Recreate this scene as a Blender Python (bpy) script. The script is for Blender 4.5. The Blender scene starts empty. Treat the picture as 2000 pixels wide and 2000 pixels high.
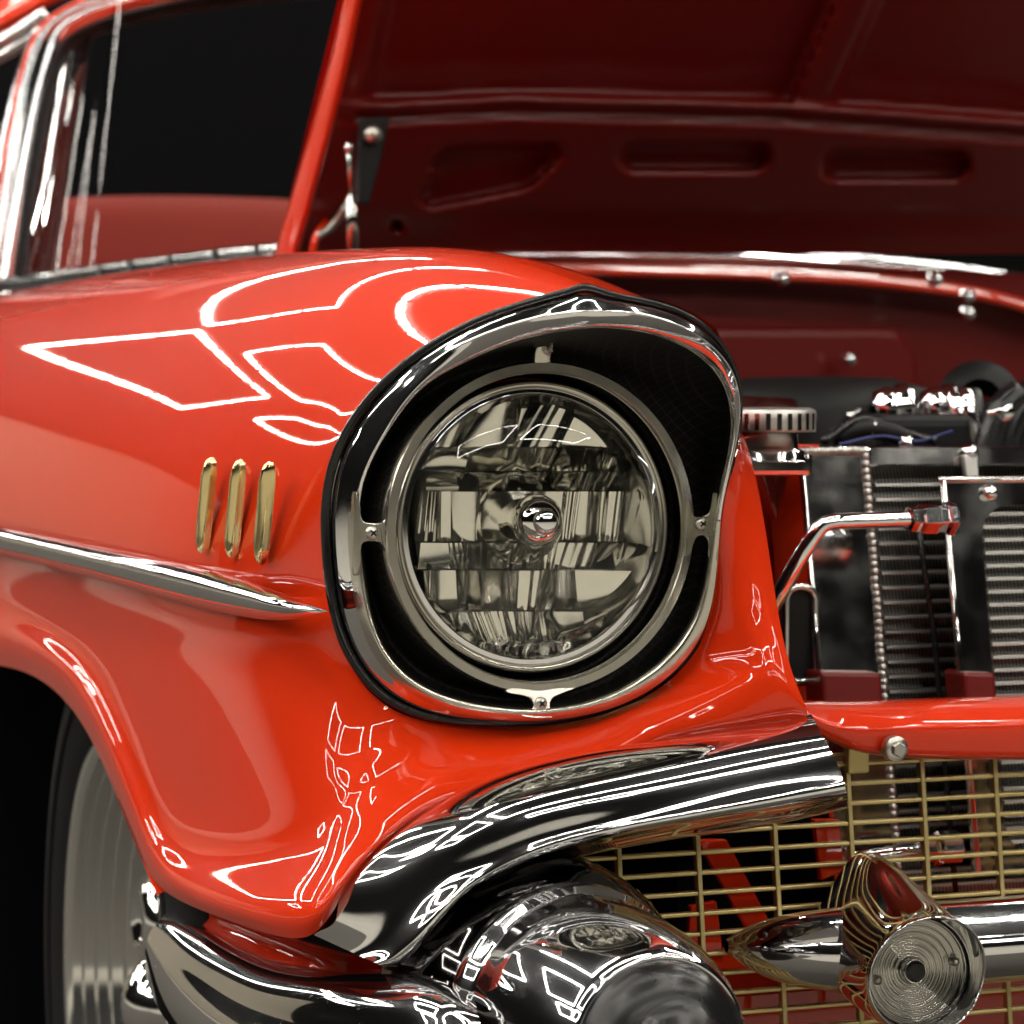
import bpy, bmesh, math, random
import numpy as np
from mathutils import Vector, Matrix

random.seed(7)
rng = np.random.default_rng(7)
SC = bpy.context.scene
COL = SC.collection
R = math.radians

# ------------------------------------------------------------------ camera, world, lamps, exposure
FPX = 5600.0                       # focal length in photo pixels (photo is 2000 x 2000)
YAW, PITCH = R(21.0), R(-2.25)
HEAD = np.array([0.0, 0.0, 0.76])  # centre of the headlight lens: X to the car's left, Y to its rear, Z up
FWD = np.array([math.sin(YAW)*math.cos(PITCH), math.cos(YAW)*math.cos(PITCH), math.sin(PITCH)])
RGT = np.array([math.cos(YAW), -math.sin(YAW), 0.0])
UPV = np.cross(RGT, FWD)
def ray(u, v):
    return FWD + RGT*((u-1000.0)/FPX) - UPV*((v-1000.0)/FPX)
CAM = HEAD - ray(1056, 1035)*1.8

cd = bpy.data.cameras.new('camera')
cam = bpy.data.objects.new('camera', cd); COL.objects.link(cam)
M4 = Matrix.Identity(4)
for i in range(3):
    M4[i][0], M4[i][1], M4[i][2], M4[i][3] = RGT[i], UPV[i], -FWD[i], CAM[i]
cam.matrix_world = M4
cd.sensor_width = 36.0; cd.lens = 36.0*FPX/2000.0
cd.clip_start = 0.05; cd.clip_end = 300
cd.dof.use_dof = True; cd.dof.focus_distance = 1.78; cd.dof.aperture_fstop = 11.0
SC.camera = cam

W = bpy.data.worlds.new('World'); SC.world = W; W.use_nodes = True
bg = W.node_tree.nodes['Background']
bg.inputs[0].default_value = (0.9, 0.86, 0.74, 1); bg.inputs[1].default_value = 0.004

SC.view_settings.view_transform = 'Standard'; SC.view_settings.look = 'None'
SC.view_settings.exposure = 0.2; SC.view_settings.gamma = 1.0
SC.render.engine = 'CYCLES'
SC.cycles.use_denoising = True
SC.cycles.max_bounces = 7; SC.cycles.diffuse_bounces = 2; SC.cycles.glossy_bounces = 6; SC.cycles.transparent_max_bounces = 12
SC.cycles.sample_clamp_indirect = 6.0
SC.cycles.caustics_reflective = False; SC.cycles.caustics_refractive = False

TUBE_POWER = 56.0
TUBE_Z = 4.6
# tube frames hung under the ceiling: centre x, y and size
LAMP_SPOTS = [(-4.0, 15.2, 4.4, 6.4), (.3, 9.2, 3.8, 4.6), (-4.9, 9.2, 3.1, 3.3), (-8.9, 13.4, 2.4, 2.2), (-.4, 3.4, 4.0, 4.0), (-5.2, 3.2, 3.0, 3.4), (-9.2, 2.6, 3.0, 3.4), (-8.8, -1.9, 3.0, 3.2), (4.6, 3.4, 3.4, 4.0),
              (-4.6, -1.9, 3.4, 3.2), (-.3, -1.9, 3.4, 3.2), (4.0, -1.9, 3.4, 3.2), (4.8, 9.2, 3.4, 4.6), 
              (.4, -8.6, 3.4, 3.2), (4.8, -8.6, 3.4, 3.2)]

# ------------------------------------------------------------------ geometry helpers
def PY(u, v, y):
    d = ray(u, v); return CAM + d*((y-CAM[1])/d[1])
def PX(u, v, x):
    d = ray(u, v); return CAM + d*((x-CAM[0])/d[0])
def PZ(u, v, z):
    d = ray(u, v); return CAM + d*((z-CAM[2])/d[2])
def X3(x, y, z): return np.array([x, y, z], float)

def bs_matrix(m, n, closed=False):
    B = np.zeros((n, m))
    for a in range(n):
        t = a/n*m if closed else a/(n-1)*(m-1)
        i = int(math.floor(t))
        if not closed: i = min(i, m-2)
        f = t-i
        w = [(1-f)**3/6, (3*f**3-6*f**2+4)/6, (-3*f**3+3*f**2+3*f+1)/6, f**3/6]
        for k in range(4):
            j = i-1+k
            if closed: B[a, j % m] += w[k]
            elif j < 0: B[a, 0] += 2*w[k]; B[a, 1] -= w[k]
            elif j > m-1: B[a, m-1] += 2*w[k]; B[a, m-2] -= w[k]
            else: B[a, j] += w[k]
    return B
def bsurf(rows, nu, nv, cu=False, cv=False):
    """cubic B-spline surface through a control grid: (verts, faces)"""
    P = np.array(rows, float)
    A = bs_matrix(P.shape[0], nu, cu); Bm = bs_matrix(P.shape[1], nv, cv)
    G = np.einsum('am,mnk,bn->abk', A, P, Bm)
    return gridmesh(G, cu, cv)
def gridmesh(G, cu=False, cv=False):
    nu, nv = G.shape[:2]
    F = []
    for i in range(nu if cu else nu-1):
        for j in range(nv if cv else nv-1):
            i2, j2 = (i+1) % nu, (j+1) % nv
            F.append((i*nv+j, i2*nv+j, i2*nv+j2, i*nv+j2))
    return G.reshape(-1, 3), F
def spline(pts, n, closed=False):
    """interpolating Catmull-Rom"""
    P = np.array(pts, float); m = len(P); out = []
    for a in range(n):
        t = a/n*m if closed else a/(n-1)*(m-1)
        i = int(math.floor(t))
        if not closed: i = min(i, m-2)
        f = t-i
        g = (lambda k: P[k % m]) if closed else (lambda k: P[k] if 0 <= k < m else (2*P[0]-P[1] if k < 0 else 2*P[-1]-P[-2]))
        p0, p1, p2, p3 = g(i-1), g(i), g(i+1), g(i+2)
        out.append(0.5*((2*p1)+(p2-p0)*f+(2*p0-5*p1+4*p2-p3)*f*f+(3*p1-p0-3*p2+p3)*f**3))
    return np.array(out)
def tube(path, rad, n=12, closed=False, flat=1.0, upv=None, cap=True):
    """sweep a (possibly flattened) round section along a path"""
    P = np.array(path, float); m = len(P)
    rad = np.broadcast_to(np.array(rad, float), (m,))
    V = []; F = []
    T = np.zeros_like(P)
    for i in range(m):
        a = P[(i-1) % m] if (closed or i > 0) else P[i]
        b = P[(i+1) % m] if (closed or i < m-1) else P[i]
        t = b-a; T[i] = t/(np.linalg.norm(t)+1e-12)
    ref = np.array(upv if upv is not None else (0, 0, 1), float)
    if upv is None and abs(T[0] @ ref) > .95: ref = np.array([1., 0, 0])
    N = None
    for i in range(m):
        if upv is not None or N is None: N = ref - T[i]*(T[i] @ ref)
        else: N = N - T[i]*(T[i] @ N)
        N = N/(np.linalg.norm(N)+1e-12)
        Bn = np.cross(T[i], N)
        for k in range(n):
            a = 2*math.pi*k/n
            V.append(P[i] + rad[i]*(math.cos(a)*N*flat + math.sin(a)*Bn))
    for i in range(m if closed else m-1):
        for k in range(n):
            i2, k2 = (i+1) % m, (k+1) % n
            F.append((i*n+k, i*n+k2, i2*n+k2, i2*n+k))
    if cap and not closed:
        F.append(tuple(range(n))[::-1]); F.append(tuple((m-1)*n+k for k in range(n)))
    return np.array(V), F
def lathe(prof, origin, axis=(0, 1, 0), n=64, upv=(0, 0, 1), a0=0.0, a1=2*math.pi):
    """prof: (radius, distance along axis)"""
    A = np.array(axis, float); A /= np.linalg.norm(A)
    U = np.array(upv, float)
    if abs(A @ U) > .98*np.linalg.norm(U): U = np.array([0., 1., 0.])
    U = U-A*(A @ U); U /= np.linalg.norm(U); S = np.cross(A, U)
    full = abs(a1-a0-2*math.pi) < 1e-6
    m = n if full else n+1
    G = np.zeros((len(prof), m, 3))
    for i, (r, h) in enumerate(prof):
        for k in range(m):
            a = a0+(a1-a0)*k/n
            G[i, k] = np.array(origin)+A*h+r*(math.cos(a)*U+math.sin(a)*S)
    return gridmesh(G, False, full)
def prism(poly, thick):
    """closed outline (3D points, roughly planar) extruded by vector thick"""
    P = np.array(poly, float); m = len(P); V = np.vstack([P, P+np.array(thick)])
    F = [tuple(range(m))[::-1], tuple(range(m, 2*m))]
    for k in range(m):
        k2 = (k+1) % m; F.append((k, k2, m+k2, m+k))
    return V, F
def boxm(c, sx, sy, sz, ax=None):
    c = np.array(c, float); V = []
    ax = np.eye(3) if ax is None else np.array(ax, float)
    for i in (-1, 1):
        for j in (-1, 1):
            for k in (-1, 1): V.append(c+ax[0]*i*sx/2+ax[1]*j*sy/2+ax[2]*k*sz/2)
    F = [(0, 1, 3, 2), (4, 6, 7, 5), (0, 4, 5, 1), (2, 3, 7, 6), (0, 2, 6, 4), (1, 5, 7, 3)]
    return np.array(V), F
def merge(*parts):
    V = []; F = []; o = 0
    for v, f in parts:
        V.append(v); F += [tuple(i+o for i in q) for q in f]; o += len(v)
    return np.vstack(V), F

CAR_LOC = Vector((0.72, 1.6, 0.0))
def obj(name, vf, mat, parent=None, smooth=True, bevel=0.0, solid=0.0, weld=False, auto=None, segs=2):
    v, f = vf
    me = bpy.data.meshes.new(name)
    me.from_pydata([tuple(p) for p in v], [], f)
    bm = bmesh.new(); bm.from_mesh(me)
    bmesh.ops.remove_doubles(bm, verts=bm.verts, dist=1e-6)
    bmesh.ops.recalc_face_normals(bm, faces=bm.faces)
    bm.to_mesh(me); bm.free()
    if smooth:
        me.polygons.foreach_set('use_smooth', [True]*len(me.polygons))
        if auto is not None: me.set_sharp_from_angle(angle=R(auto))
    me.materials.append(mat); me.update()
    o = bpy.data.objects.new(name, me); COL.objects.link(o)
    if parent is not None:
        o.parent = parent
        if parent.type == 'EMPTY': o.matrix_parent_inverse = Matrix.Translation(-Vector(parent.location))
    if solid:
        s = o.modifiers.new('solid', 'SOLIDIFY'); s.thickness = solid; s.offset = 0
    if bevel:
        b = o.modifiers.new('bevel', 'BEVEL'); b.width = bevel; b.segments = segs; b.limit_method = 'ANGLE'; b.angle_limit = R(35)
    return o
def empty(name, loc, label, cat, group=None):
    o = bpy.data.objects.new(name, None); COL.objects.link(o); o.location = loc
    o['label'] = label; o['category'] = cat
    if group: o['group'] = group
    return o

# ------------------------------------------------------------------ materials
def mat(name, base, rough=.5, metal=0.0, coat=0.0, coat_rough=.03, spec=.5, emit=None, estr=0, aniso=0.0):
    m = bpy.data.materials.new(name); m.use_nodes = True
    b = m.node_tree.nodes['Principled BSDF']
    b.inputs['Base Color'].default_value = (*base, 1)
    b.inputs['Roughness'].default_value = rough
    b.inputs['Metallic'].default_value = metal
    b.inputs['Coat Weight'].default_value = coat
    b.inputs['Coat Roughness'].default_value = coat_rough
    b.inputs['Specular IOR Level'].default_value = spec
    b.inputs['Anisotropic'].default_value = aniso
    if emit:
        b.inputs['Emission Color'].default_value = (*emit, 1); b.inputs['Emission Strength'].default_value = estr
    return m
def nodes(m): return m.node_tree.nodes, m.node_tree.links, m.node_tree.nodes['Principled BSDF']
def add_noise(m, scale, lo, hi, inp='Roughness', detail=4, stretch=None):
    N, L, b = nodes(m)
    tc = N.new('ShaderNodeTexCoord'); mp = N.new('ShaderNodeMapping'); no = N.new('ShaderNodeTexNoise'); mr = N.new('ShaderNodeMapRange')
    no.inputs['Scale'].default_value = scale; no.inputs['Detail'].default_value = detail
    if stretch: mp.inputs['Scale'].default_value = stretch
    mr.inputs['From Min'].default_value = .35; mr.inputs['From Max'].default_value = .7
    mr.inputs['To Min'].default_value = lo; mr.inputs['To Max'].default_value = hi
    L.new(tc.outputs['Object'], mp.inputs[0]); L.new(mp.outputs[0], no.inputs['Vector'])
    L.new(no.outputs['Fac'], mr.inputs['Value']); L.new(mr.outputs[0], b.inputs[inp])
    return no
def add_bump(m, scale, strength, dist=.001, detail=2, inp='Normal', stretch=None):
    N, L, b = nodes(m)
    tc = N.new('ShaderNodeTexCoord'); mp = N.new('ShaderNodeMapping'); no = N.new('ShaderNodeTexNoise'); bp = N.new('ShaderNodeBump')
    no.inputs['Scale'].default_value = scale; no.inputs['Detail'].default_value = detail
    if stretch: mp.inputs['Scale'].default_value = stretch
    bp.inputs['Strength'].default_value = strength; bp.inputs['Distance'].default_value = dist
    L.new(tc.outputs['Object'], mp.inputs[0]); L.new(mp.outputs[0], no.inputs['Vector']); L.new(no.outputs['Fac'], bp.inputs['Height'])
    for i in (inp if isinstance(inp, (list, tuple)) else [inp]): L.new(bp.outputs[0], b.inputs[i])

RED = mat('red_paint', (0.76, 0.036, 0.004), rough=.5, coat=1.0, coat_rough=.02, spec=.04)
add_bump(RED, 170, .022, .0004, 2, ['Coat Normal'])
RED_SHADE = mat('red_paint_shaded', (0.15, 0.005, 0.003), rough=.38, coat=.35, coat_rough=.15, spec=.3)  # body red darkened: under-hood shade is put into this colour
CHROME = mat('chrome', (.90, .90, .91), rough=.035, metal=1.0)
add_noise(CHROME, 90, .02, .05)
add_bump(CHROME, 14, .03, .002, 2)
def haze_lobe(m, fac, rough, col):
    """faint second lobe: wiping marks and dust film on polished metal"""
    N, L, b = nodes(m); out = [n for n in N if n.type == 'OUTPUT_MATERIAL'][0]
    g = N.new('ShaderNodeBsdfGlossy'); g.inputs['Color'].default_value = (*col, 1); g.inputs['Roughness'].default_value = rough
    mx = N.new('ShaderNodeMixShader'); mx.inputs[0].default_value = fac
    L.new(b.outputs[0], mx.inputs[1]); L.new(g.outputs[0], mx.inputs[2]); L.new(mx.outputs[0], out.inputs[0])
haze_lobe(CHROME, .055, .22, (.8, .8, .82))
SATIN = mat('satin_stainless', (.66, .63, .55), rough=.26, metal=1.0)
add_noise(SATIN, 35, .20, .27)
ALU = mat('polished_aluminium', (.72, .71, .69), rough=.16, metal=1.0)
add_noise(ALU, 30, .06, .15)
ALUR = mat('raw_aluminium', (.62, .60, .57), rough=.42, metal=1.0)
GOLD = mat('gold_anodised', (.82, .68, .34), rough=.16, metal=1.0)
add_noise(GOLD, 70, .12, .24)
DARKC = mat('chrome_darkened_collar', (.10, .095, .095), rough=.06, metal=1.0)  # chrome with the dark reflections behind the bullet put into its colour
DCHROME = mat('dull_chrome', (.42, .42, .43), rough=.09, metal=1.0)
GOLDP = mat('gold_mesh_plating', (.62, .50, .22), rough=.38, metal=.85)
RUBBER = mat('black_rubber', (.010, .010, .010), rough=.24, spec=.5)
add_noise(RUBBER, 25, .2, .34)
RUBBERT = mat('tyre_rubber', (.007, .007, .007), rough=.75, spec=.2)
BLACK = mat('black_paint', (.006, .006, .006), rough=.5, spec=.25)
MESHB = mat('black_mesh', (.006, .005, .004), rough=.6, spec=.2)
TRIMB = mat('interior_black', (.004, .004, .005), rough=.9, spec=.1)
REDIN = mat('interior_red', (.22, .018, .010), rough=.7, spec=.2)
MOULD = mat('moulded_glass', (.75, .74, .68), rough=.15)
MOULD.node_tree.nodes['Principled BSDF'].inputs['Alpha'].default_value = .09
STEEL = mat('zinc_bolt', (.62, .60, .55), rough=.32, metal=1.0)
LAMP = mat('lamp_tube', (1, 1, 1), emit=(1.0, .95, .86), estr=TUBE_POWER)
LAMPF = mat('lamp_tube_far', (1, 1, 1), emit=(1.0, .95, .86), estr=TUBE_POWER)
LAMPF.cycles.emission_sampling = 'NONE'
FIX = mat('lamp_housing', (.05, .05, .05), rough=.6)
CARPET = mat('added_dark_carpet', (.075, .070, .062), rough=.95, spec=.05)
add_noise(CARPET, 40, .85, 1.0)
WALL = mat('hall_plaster', (.70, .63, .50), rough=.8, spec=.2)
FLOOR = mat('concrete_floor', (.34, .325, .285), rough=.7, spec=.12)
add_noise(FLOOR, 1.3, .55, .8)

def glassmat(name, tint, ior=1.45, rough=.01, boost=1.0):
    m = bpy.data.materials.new(name); m.use_nodes = True
    N, L = m.node_tree.nodes, m.node_tree.links; N.clear()
    o = N.new('ShaderNodeOutputMaterial'); mx = N.new('ShaderNodeMixShader'); t = N.new('ShaderNodeBsdfTransparent')
    g = N.new('ShaderNodeBsdfGlossy'); fr = N.new('ShaderNodeFresnel'); mu = N.new('ShaderNodeMath'); mu.operation = 'MULTIPLY'
    fr.inputs['IOR'].default_value = ior; t.inputs[0].default_value = (*tint, 1); g.inputs['Roughness'].default_value = rough
    mu.inputs[1].default_value = boost
    L.new(fr.outputs[0], mu.inputs[0]); L.new(mu.outputs[0], mx.inputs[0])
    L.new(t.outputs[0], mx.inputs[1]); L.new(g.outputs[0], mx.inputs[2]); L.new(mx.outputs[0], o.inputs[0])
    return m
GLASS = glassmat('clear_glass', (.95, .95, .92))
WGLASS = glassmat('windscreen_glass', (.80, .82, .80), boost=.6)

# dark mesh cloth: two crossing sets of fine wires
def mesh_cloth(m):
    N, L, b = nodes(m)
    tc = N.new('ShaderNodeTexCoord')
    outs = []
    for rz in (45, -45):
        mp = N.new('ShaderNodeMapping'); mp.inputs['Rotation'].default_value = (0, R(rz), 0)
        wv = N.new('ShaderNodeTexWave'); wv.inputs['Scale'].default_value = 55; wv.inputs['Distortion'].default_value = .15
        wv.bands_direction = 'X'
        L.new(tc.outputs['Object'], mp.inputs[0]); L.new(mp.outputs[0], wv.inputs['Vector']); outs.append(wv)
    mx = N.new('ShaderNodeMath'); mx.operation = 'MAXIMUM'
    L.new(outs[0].outputs['Fac'], mx.inputs[0]); L.new(outs[1].outputs['Fac'], mx.inputs[1])
    rp = N.new('ShaderNodeValToRGB'); rp.color_ramp.elements[0].position = .93; rp.color_ramp.elements[0].color = (.003, .003, .003, 1)
    rp.color_ramp.elements[1].position = 1.0; rp.color_ramp.elements[1].color = (.022, .018, .014, 1)
    L.new(mx.outputs[0], rp.inputs[0]); L.new(rp.outputs[0], b.inputs['Base Color'])
mesh_cloth(MESHB)

# ------------------------------------------------------------------ setting: floor and the hall's tube lamps
fl = obj('floor', (np.array([[-40, -40, 0], [40, -40, 0], [40, 40, 0], [-40, 40, 0]], float), [(0, 1, 2, 3)]), FLOOR, smooth=False)
fl['kind'] = 'structure'; fl['label'] = 'pale concrete floor of the hall'
cp = obj('carpet', (np.array([[-3.2, -.75, .006], [6, -.75, .006], [6, 11, .006], [-3.2, 11, .006]], float), [(0, 1, 2, 3)]), CARPET, smooth=False)  # added carpet: darkens the fender's side reflections, less bounce under the hood
cp['kind'] = 'structure'; cp['label'] = 'dark carpet added under the red car to cut floor bounce'
def wall(a, b, h):
    return np.array([[a[0], a[1], 0], [b[0], b[1], 0], [b[0], b[1], h], [a[0], a[1], h]], float), [(0, 1, 2, 3)]
hw = obj('hall_wall', wall((2, 21.6), (-13, 21.6), 3.3), WALL, smooth=False)
hw['kind'] = 'structure'; hw['label'] = 'cream wall far behind the red car'

def lamp_frame(cx, cy, sx, sy, z=TUBE_Z):
    e = empty('ceiling_light', (cx, cy, z), 'rectangular frame of white fluorescent tubes hung under the hall ceiling', 'ceiling light', 'fluorescent frames reflected in the chrome')
    cs = [(-1, -1), (1, -1), (1, 1), (-1, 1)]
    for k in range(4):
        a = np.array([cx+cs[k][0]*sx/2, cy+cs[k][1]*sy/2, z]); b = np.array([cx+cs[(k+1) % 4][0]*sx/2, cy+cs[(k+1) % 4][1]*sy/2, z])
        d = (b-a)/np.linalg.norm(b-a)
        L = np.linalg.norm(b-a); nt = max(1, round(L/1.2))
        obj('tube', tube([a+d*.03, b-d*.03], .027, 6, cap=False), LAMPF if (cy > 12 or (abs(cx) > 9 and cy < 0)) else LAMP, e)
        for q in range(1, nt):
            obj('tube_clip', boxm(a+(b-a)*q/nt, .09, .09, .1), FIX, e, smooth=False)
        obj('housing', boxm((a+b)/2+np.array([0, 0, .09]), *(abs(b-a)+np.array([.1, .1, .06]))), FIX, e, smooth=False)
for (cx, cy, sx, sy) in LAMP_SPOTS:
    lamp_frame(cx, cy, sx, sy)

# ------------------------------------------------------------------ the car
car = empty('classic_car', CAR_LOC, 'bright red classic car with open hood, chrome headlight bezel and gold mesh grille', 'car')

# ---- fender ------------------------------------------------------
def lin(x, xs, ys): return float(np.interp(x, xs, ys))
SY = [0, .06, .12, .25, .45, .75, 1.1, 1.5]
def side(y): return lin(y, SY, [-.112, -.130, -.148, -.167, -.178, -.187, -.193, -.197])     # outer face at spear height
def crest(y): return lin(y, [-.09, 0, .1, .2, .4, .7, 1.0, 1.5], [.912, .930, .944, .950, .957, .963, .967, .966])
def on_side(u, v, off=0.0):
    x = -.16
    for _ in range(12):
        p = PX(u, v, x-off); x = side(max(0, min(1.5, p[1])))
    return PX(u, v, x-off)

# outline of the headlight opening, anticlockwise from the peak: (u, v, Y)
OB = [(1148, 552, -.090), (1043, 581, -.066), (944, 611, -.040), (846, 662, -.012), (772, 716, .010), (713, 775, .028), (669, 839, .042),
      (639, 908, .052), (627, 992, .058), (630, 1065, .058), (639, 1164, .055), (654, 1238, .050), (684, 1301, .042), (728, 1360, .034),
      (797, 1400, .026), (875, 1415, .020), (969, 1419, .016), (1043, 1419, .012), (1166, 1400, .006), (1239, 1375, 0), (1303, 1336, -.006),
      (1352, 1287, -.012), (1382, 1238, -.018), (1397, 1178, -.022), (1407, 1065, -.030), (1414, 967, -.036), (1426, 943, -.040),
      (1441, 884, -.045), (1461, 775, -.053), (1458, 746, -.055), (1436, 687, -.060), (1397, 638, -.066), (1338, 598, -.075),
      (1264, 581, -.083), (1205, 574, -.088)]
CEN = (1045.0, 1000.0)
def contour(L, n, start=None):
    """resample a star-shaped outline by angle round CEN: n points anticlockwise from the top"""
    a = np.array([math.atan2(-(q[0]-CEN[0]), -(q[1]-CEN[1])) for q in L])
    a = np.unwrap(np.where(a < -1e-9, a+2*math.pi, a))
    P = np.array(L, float); o = np.argsort(a); a, P = a[o], P[o]
    A = np.concatenate([a-2*math.pi, a, a+2*math.pi]); Q = np.vstack([P, P, P])
    t = np.arange(n)*2*math.pi/n
    C = np.stack([np.interp(t, A, Q[:, k]) for k in range(3)], 1)
    for _ in range(3):          # ease the corners of the traced outline, the peak apart
        Sm = sum(w*np.roll(C, j, 0) for j, w in ((-2, .1), (-1, .25), (0, .3), (1, .25), (2, .1)))
        k = np.abs(np.arange(n)-n*.9642); k = np.minimum(k, n-k); f = np.clip((k-1.2)/3.5, 0, 1)[:, None]
        C = C*(1-f)+Sm*f
    return C
def P3(c): return np.array([PY(*q) for q in c])

YS = [.12, .25, .45, .75, 1.1, 1.5]
top = []      # upper fender: rows from the crest down to the spear line
sect = [(0, 0.0), (-.045, -.005), (-.085, -.021), (-.118, -.050), (-.142, -.086), (-.158, -.125), (-.169, -.165), (-.175, -.198), (-.178, -.220), (-.178, -.235)]
def srow(k):
    sx, dz = sect[k]; rr = []
    for y in YS:
        kx = side(y)/-.178
        rr.append(X3(sx*kx, y, crest(y)+dz))
    return rr
for k in range(10):
    top.append([PY(*OB[k])]+srow(k))
spear_row = [PY(*OB[10])]+[X3(side(y)+.004, y, z) for y, z in zip(YS, (.712, .712, .713, .715, .717, .719))]
top.append(spear_row)
# inner side of the crown, falling to the hood gap
inner = []
for k, (yy, xs, zs) in zip((34, 33, 32), (([.0, .15, .35, .65, 1.0, 1.5], [.03]*6, -.004), ([.0, .15, .35, .65, 1.0, 1.5], [.07]*6, -.022), ([.0, .12, .3, .6, 1.0, 1.5], [.105]*6, -.055))):
    inner.append([PY(*OB[k])]+[X3(x, y, crest(y)+zs) for x, y in zip(xs, yy)])
inner.append([PY(*OB[31])]+[X3(.12, y, crest(y)-.10) for y in (.02, .12, .3, .6, 1.0, 1.5)])
top = inner[::-1]+top
fender_top = bsurf(top, 130, 110)

xx = lambda u, v, x: PX(u, v, x)
yy = lambda u, v, y: PY(u, v, y)
low = [spear_row,
  [yy(647, 1200, .053), xx(520, 1215, -.150), xx(330, 1195, -.168), xx(130, 1172, -.178), xx(-20, 1176, -.184), xx(-75, 1222, -.197), xx(-85, 1292, -.188)],
  [yy(656, 1243, .049), xx(520, 1262, -.150), xx(360, 1250, -.165), xx(190, 1232, -.174), xx(78, 1218, -.178), xx(42, 1245, -.192), xx(28, 1299, -.184)],
  [yy(670, 1276, .046), xx(545, 1310, -.146), xx(410, 1310, -.162), xx(260, 1302, -.170), xx(172, 1298, -.174), xx(134, 1303, -.188), xx(103, 1338, -.180)],
  [yy(688, 1306, .042), xx(572, 1362, -.142), xx(450, 1385, -.159), xx(315, 1400, -.167), xx(224, 1392, -.171), xx(190, 1405, -.185), xx(165, 1412, -.178)],
  [yy(712, 1342, .037), xx(600, 1420, -.138), xx(485, 1470, -.156), xx(370, 1500, -.164), xx(275, 1508, -.168), xx(240, 1522, -.182), xx(216, 1525, -.175)],
  [yy(744, 1372, .032), xx(625, 1475, -.134), xx(525, 1555, -.152), xx(425, 1605, -.160), xx(325, 1640, -.165), xx(288, 1655, -.179), xx(268, 1655, -.172)],
  [yy(780, 1394, .028), xx(652, 1512, -.130), xx(555, 1612, -.148), xx(465, 1672, -.158), xx(375, 1700, -.172), xx(325, 1725, -.183), xx(305, 1748, -.176)],
  [yy(825, 1407, .024), xx(695, 1525, -.122), xx(605, 1628, -.141), xx(535, 1690, -.154), xx(487, 1735, -.170), xx(466, 1785, -.180), xx(460, 1802, -.174)],
  [yy(875, 1415, .020), yy(762, 1500, .004), xx(688, 1590, -.128), xx(645, 1675, -.142), xx(622, 1735, -.154), xx(612, 1806, -.164), xx(610, 1856, -.160)],
  [yy(930, 1418, .018), yy(842, 1482, .001), yy(775, 1550, -.013), yy(730, 1612, -.021), yy(700, 1668, -.025), yy(676, 1722, -.028), yy(655, 1765, -.022)],
  [yy(985, 1419, .015), yy(922, 1462, .001), yy(868, 1506, -.012), yy(822, 1550, -.021), yy(786, 1590, -.026), yy(758, 1624, -.028), yy(740, 1655, -.020)]]
def fan(b, e, n=7, bow=0.0):
    out = []
    for i in range(n):
        t = i/(n-1); p = [b[k]+(e[k]-b[k])*t for k in range(3)]
        p[2] -= bow*math.sin(math.pi*t); out.append(PY(*p))
    return out
low += [fan((1043, 1419, .012), (875, 1565, -.024), bow=.008), fan((1105, 1412, .009), (1010, 1512, -.030), bow=.006),
        fan((1166, 1400, .006), (1155, 1480, -.034), bow=.004)]
# right-hand front panel with its soft ridge
low += [[yy(1239, 1375, 0), yy(1243, 1382, -.014), yy(1250, 1390, -.026), yy(1265, 1405, -.036), yy(1285, 1420, -.042), yy(1310, 1435, -.045), yy(1330, 1452, -.042)],
        [yy(1303, 1336, -.006), yy(1328, 1347, -.018), yy(1352, 1356, -.034), yy(1372, 1364, -.044), yy(1400, 1385, -.049), yy(1440, 1408, -.052), yy(1470, 1425, -.052)],
        [yy(1352, 1287, -.012), yy(1393, 1305, -.024), yy(1440, 1321, -.044), yy(1462, 1328, -.052), yy(1495, 1350, -.056), yy(1545, 1380, -.060), yy(1590, 1408, -.060)],
        [yy(1384, 1230, -.019), yy(1420, 1255, -.028), yy(1460, 1280, -.040), yy(1500, 1298, -.054), yy(1522, 1305, -.058), yy(1545, 1335, -.060), yy(1570, 1375, -.060)],
        [yy(1399, 1160, -.024), yy(1422, 1185, -.030), yy(1446, 1210, -.035), yy(1472, 1235, -.040), yy(1497, 1256, -.045), yy(1522, 1275, -.050), yy(1536, 1287, -.050)],
        [yy(1407, 1065, -.030), yy(1424, 1085, -.031), yy(1442, 1105, -.032), yy(1460, 1125, -.033), yy(1478, 1145, -.034), yy(1498, 1165, -.034), yy(1516, 1178, -.030)],
        [yy(1414, 967, -.036), yy(1426, 977, -.034), yy(1438, 987, -.031), yy(1452, 998, -.028), yy(1466, 1010, -.024), yy(1482, 1022, -.020), yy(1495, 1030, -.014)],
        [yy(1430, 925, -.040), yy(1437, 925, -.037), yy(1444, 926, -.033), yy(1452, 927, -.028), yy(1460, 928, -.022), yy(1468, 928, -.015), yy(1476, 928, -.006)],
        [yy(1441, 884, -.044), yy(1444, 880, -.040), yy(1447, 875, -.034), yy(1450, 870, -.026), yy(1453, 865, -.017), yy(1455, 858, -.007), yy(1455, 852, .004)],
        [yy(1461, 775, -.053), yy(1456, 778, -.045), yy(1450, 782, -.035), yy(1444, 786, -.02), yy(1438, 790, -.0), yy(1430, 795, .02), yy(1424, 800, .04)],
        [PY(*OB[31])]+[X3(.12, y, crest(y)-.10) for y in (.02, .12, .3, .6, 1.0, 1.5)]]
fender_low = bsurf(low, 260, 60)
fender = obj('fender', merge(fender_top, fender_low), RED, car, solid=.0)
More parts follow.
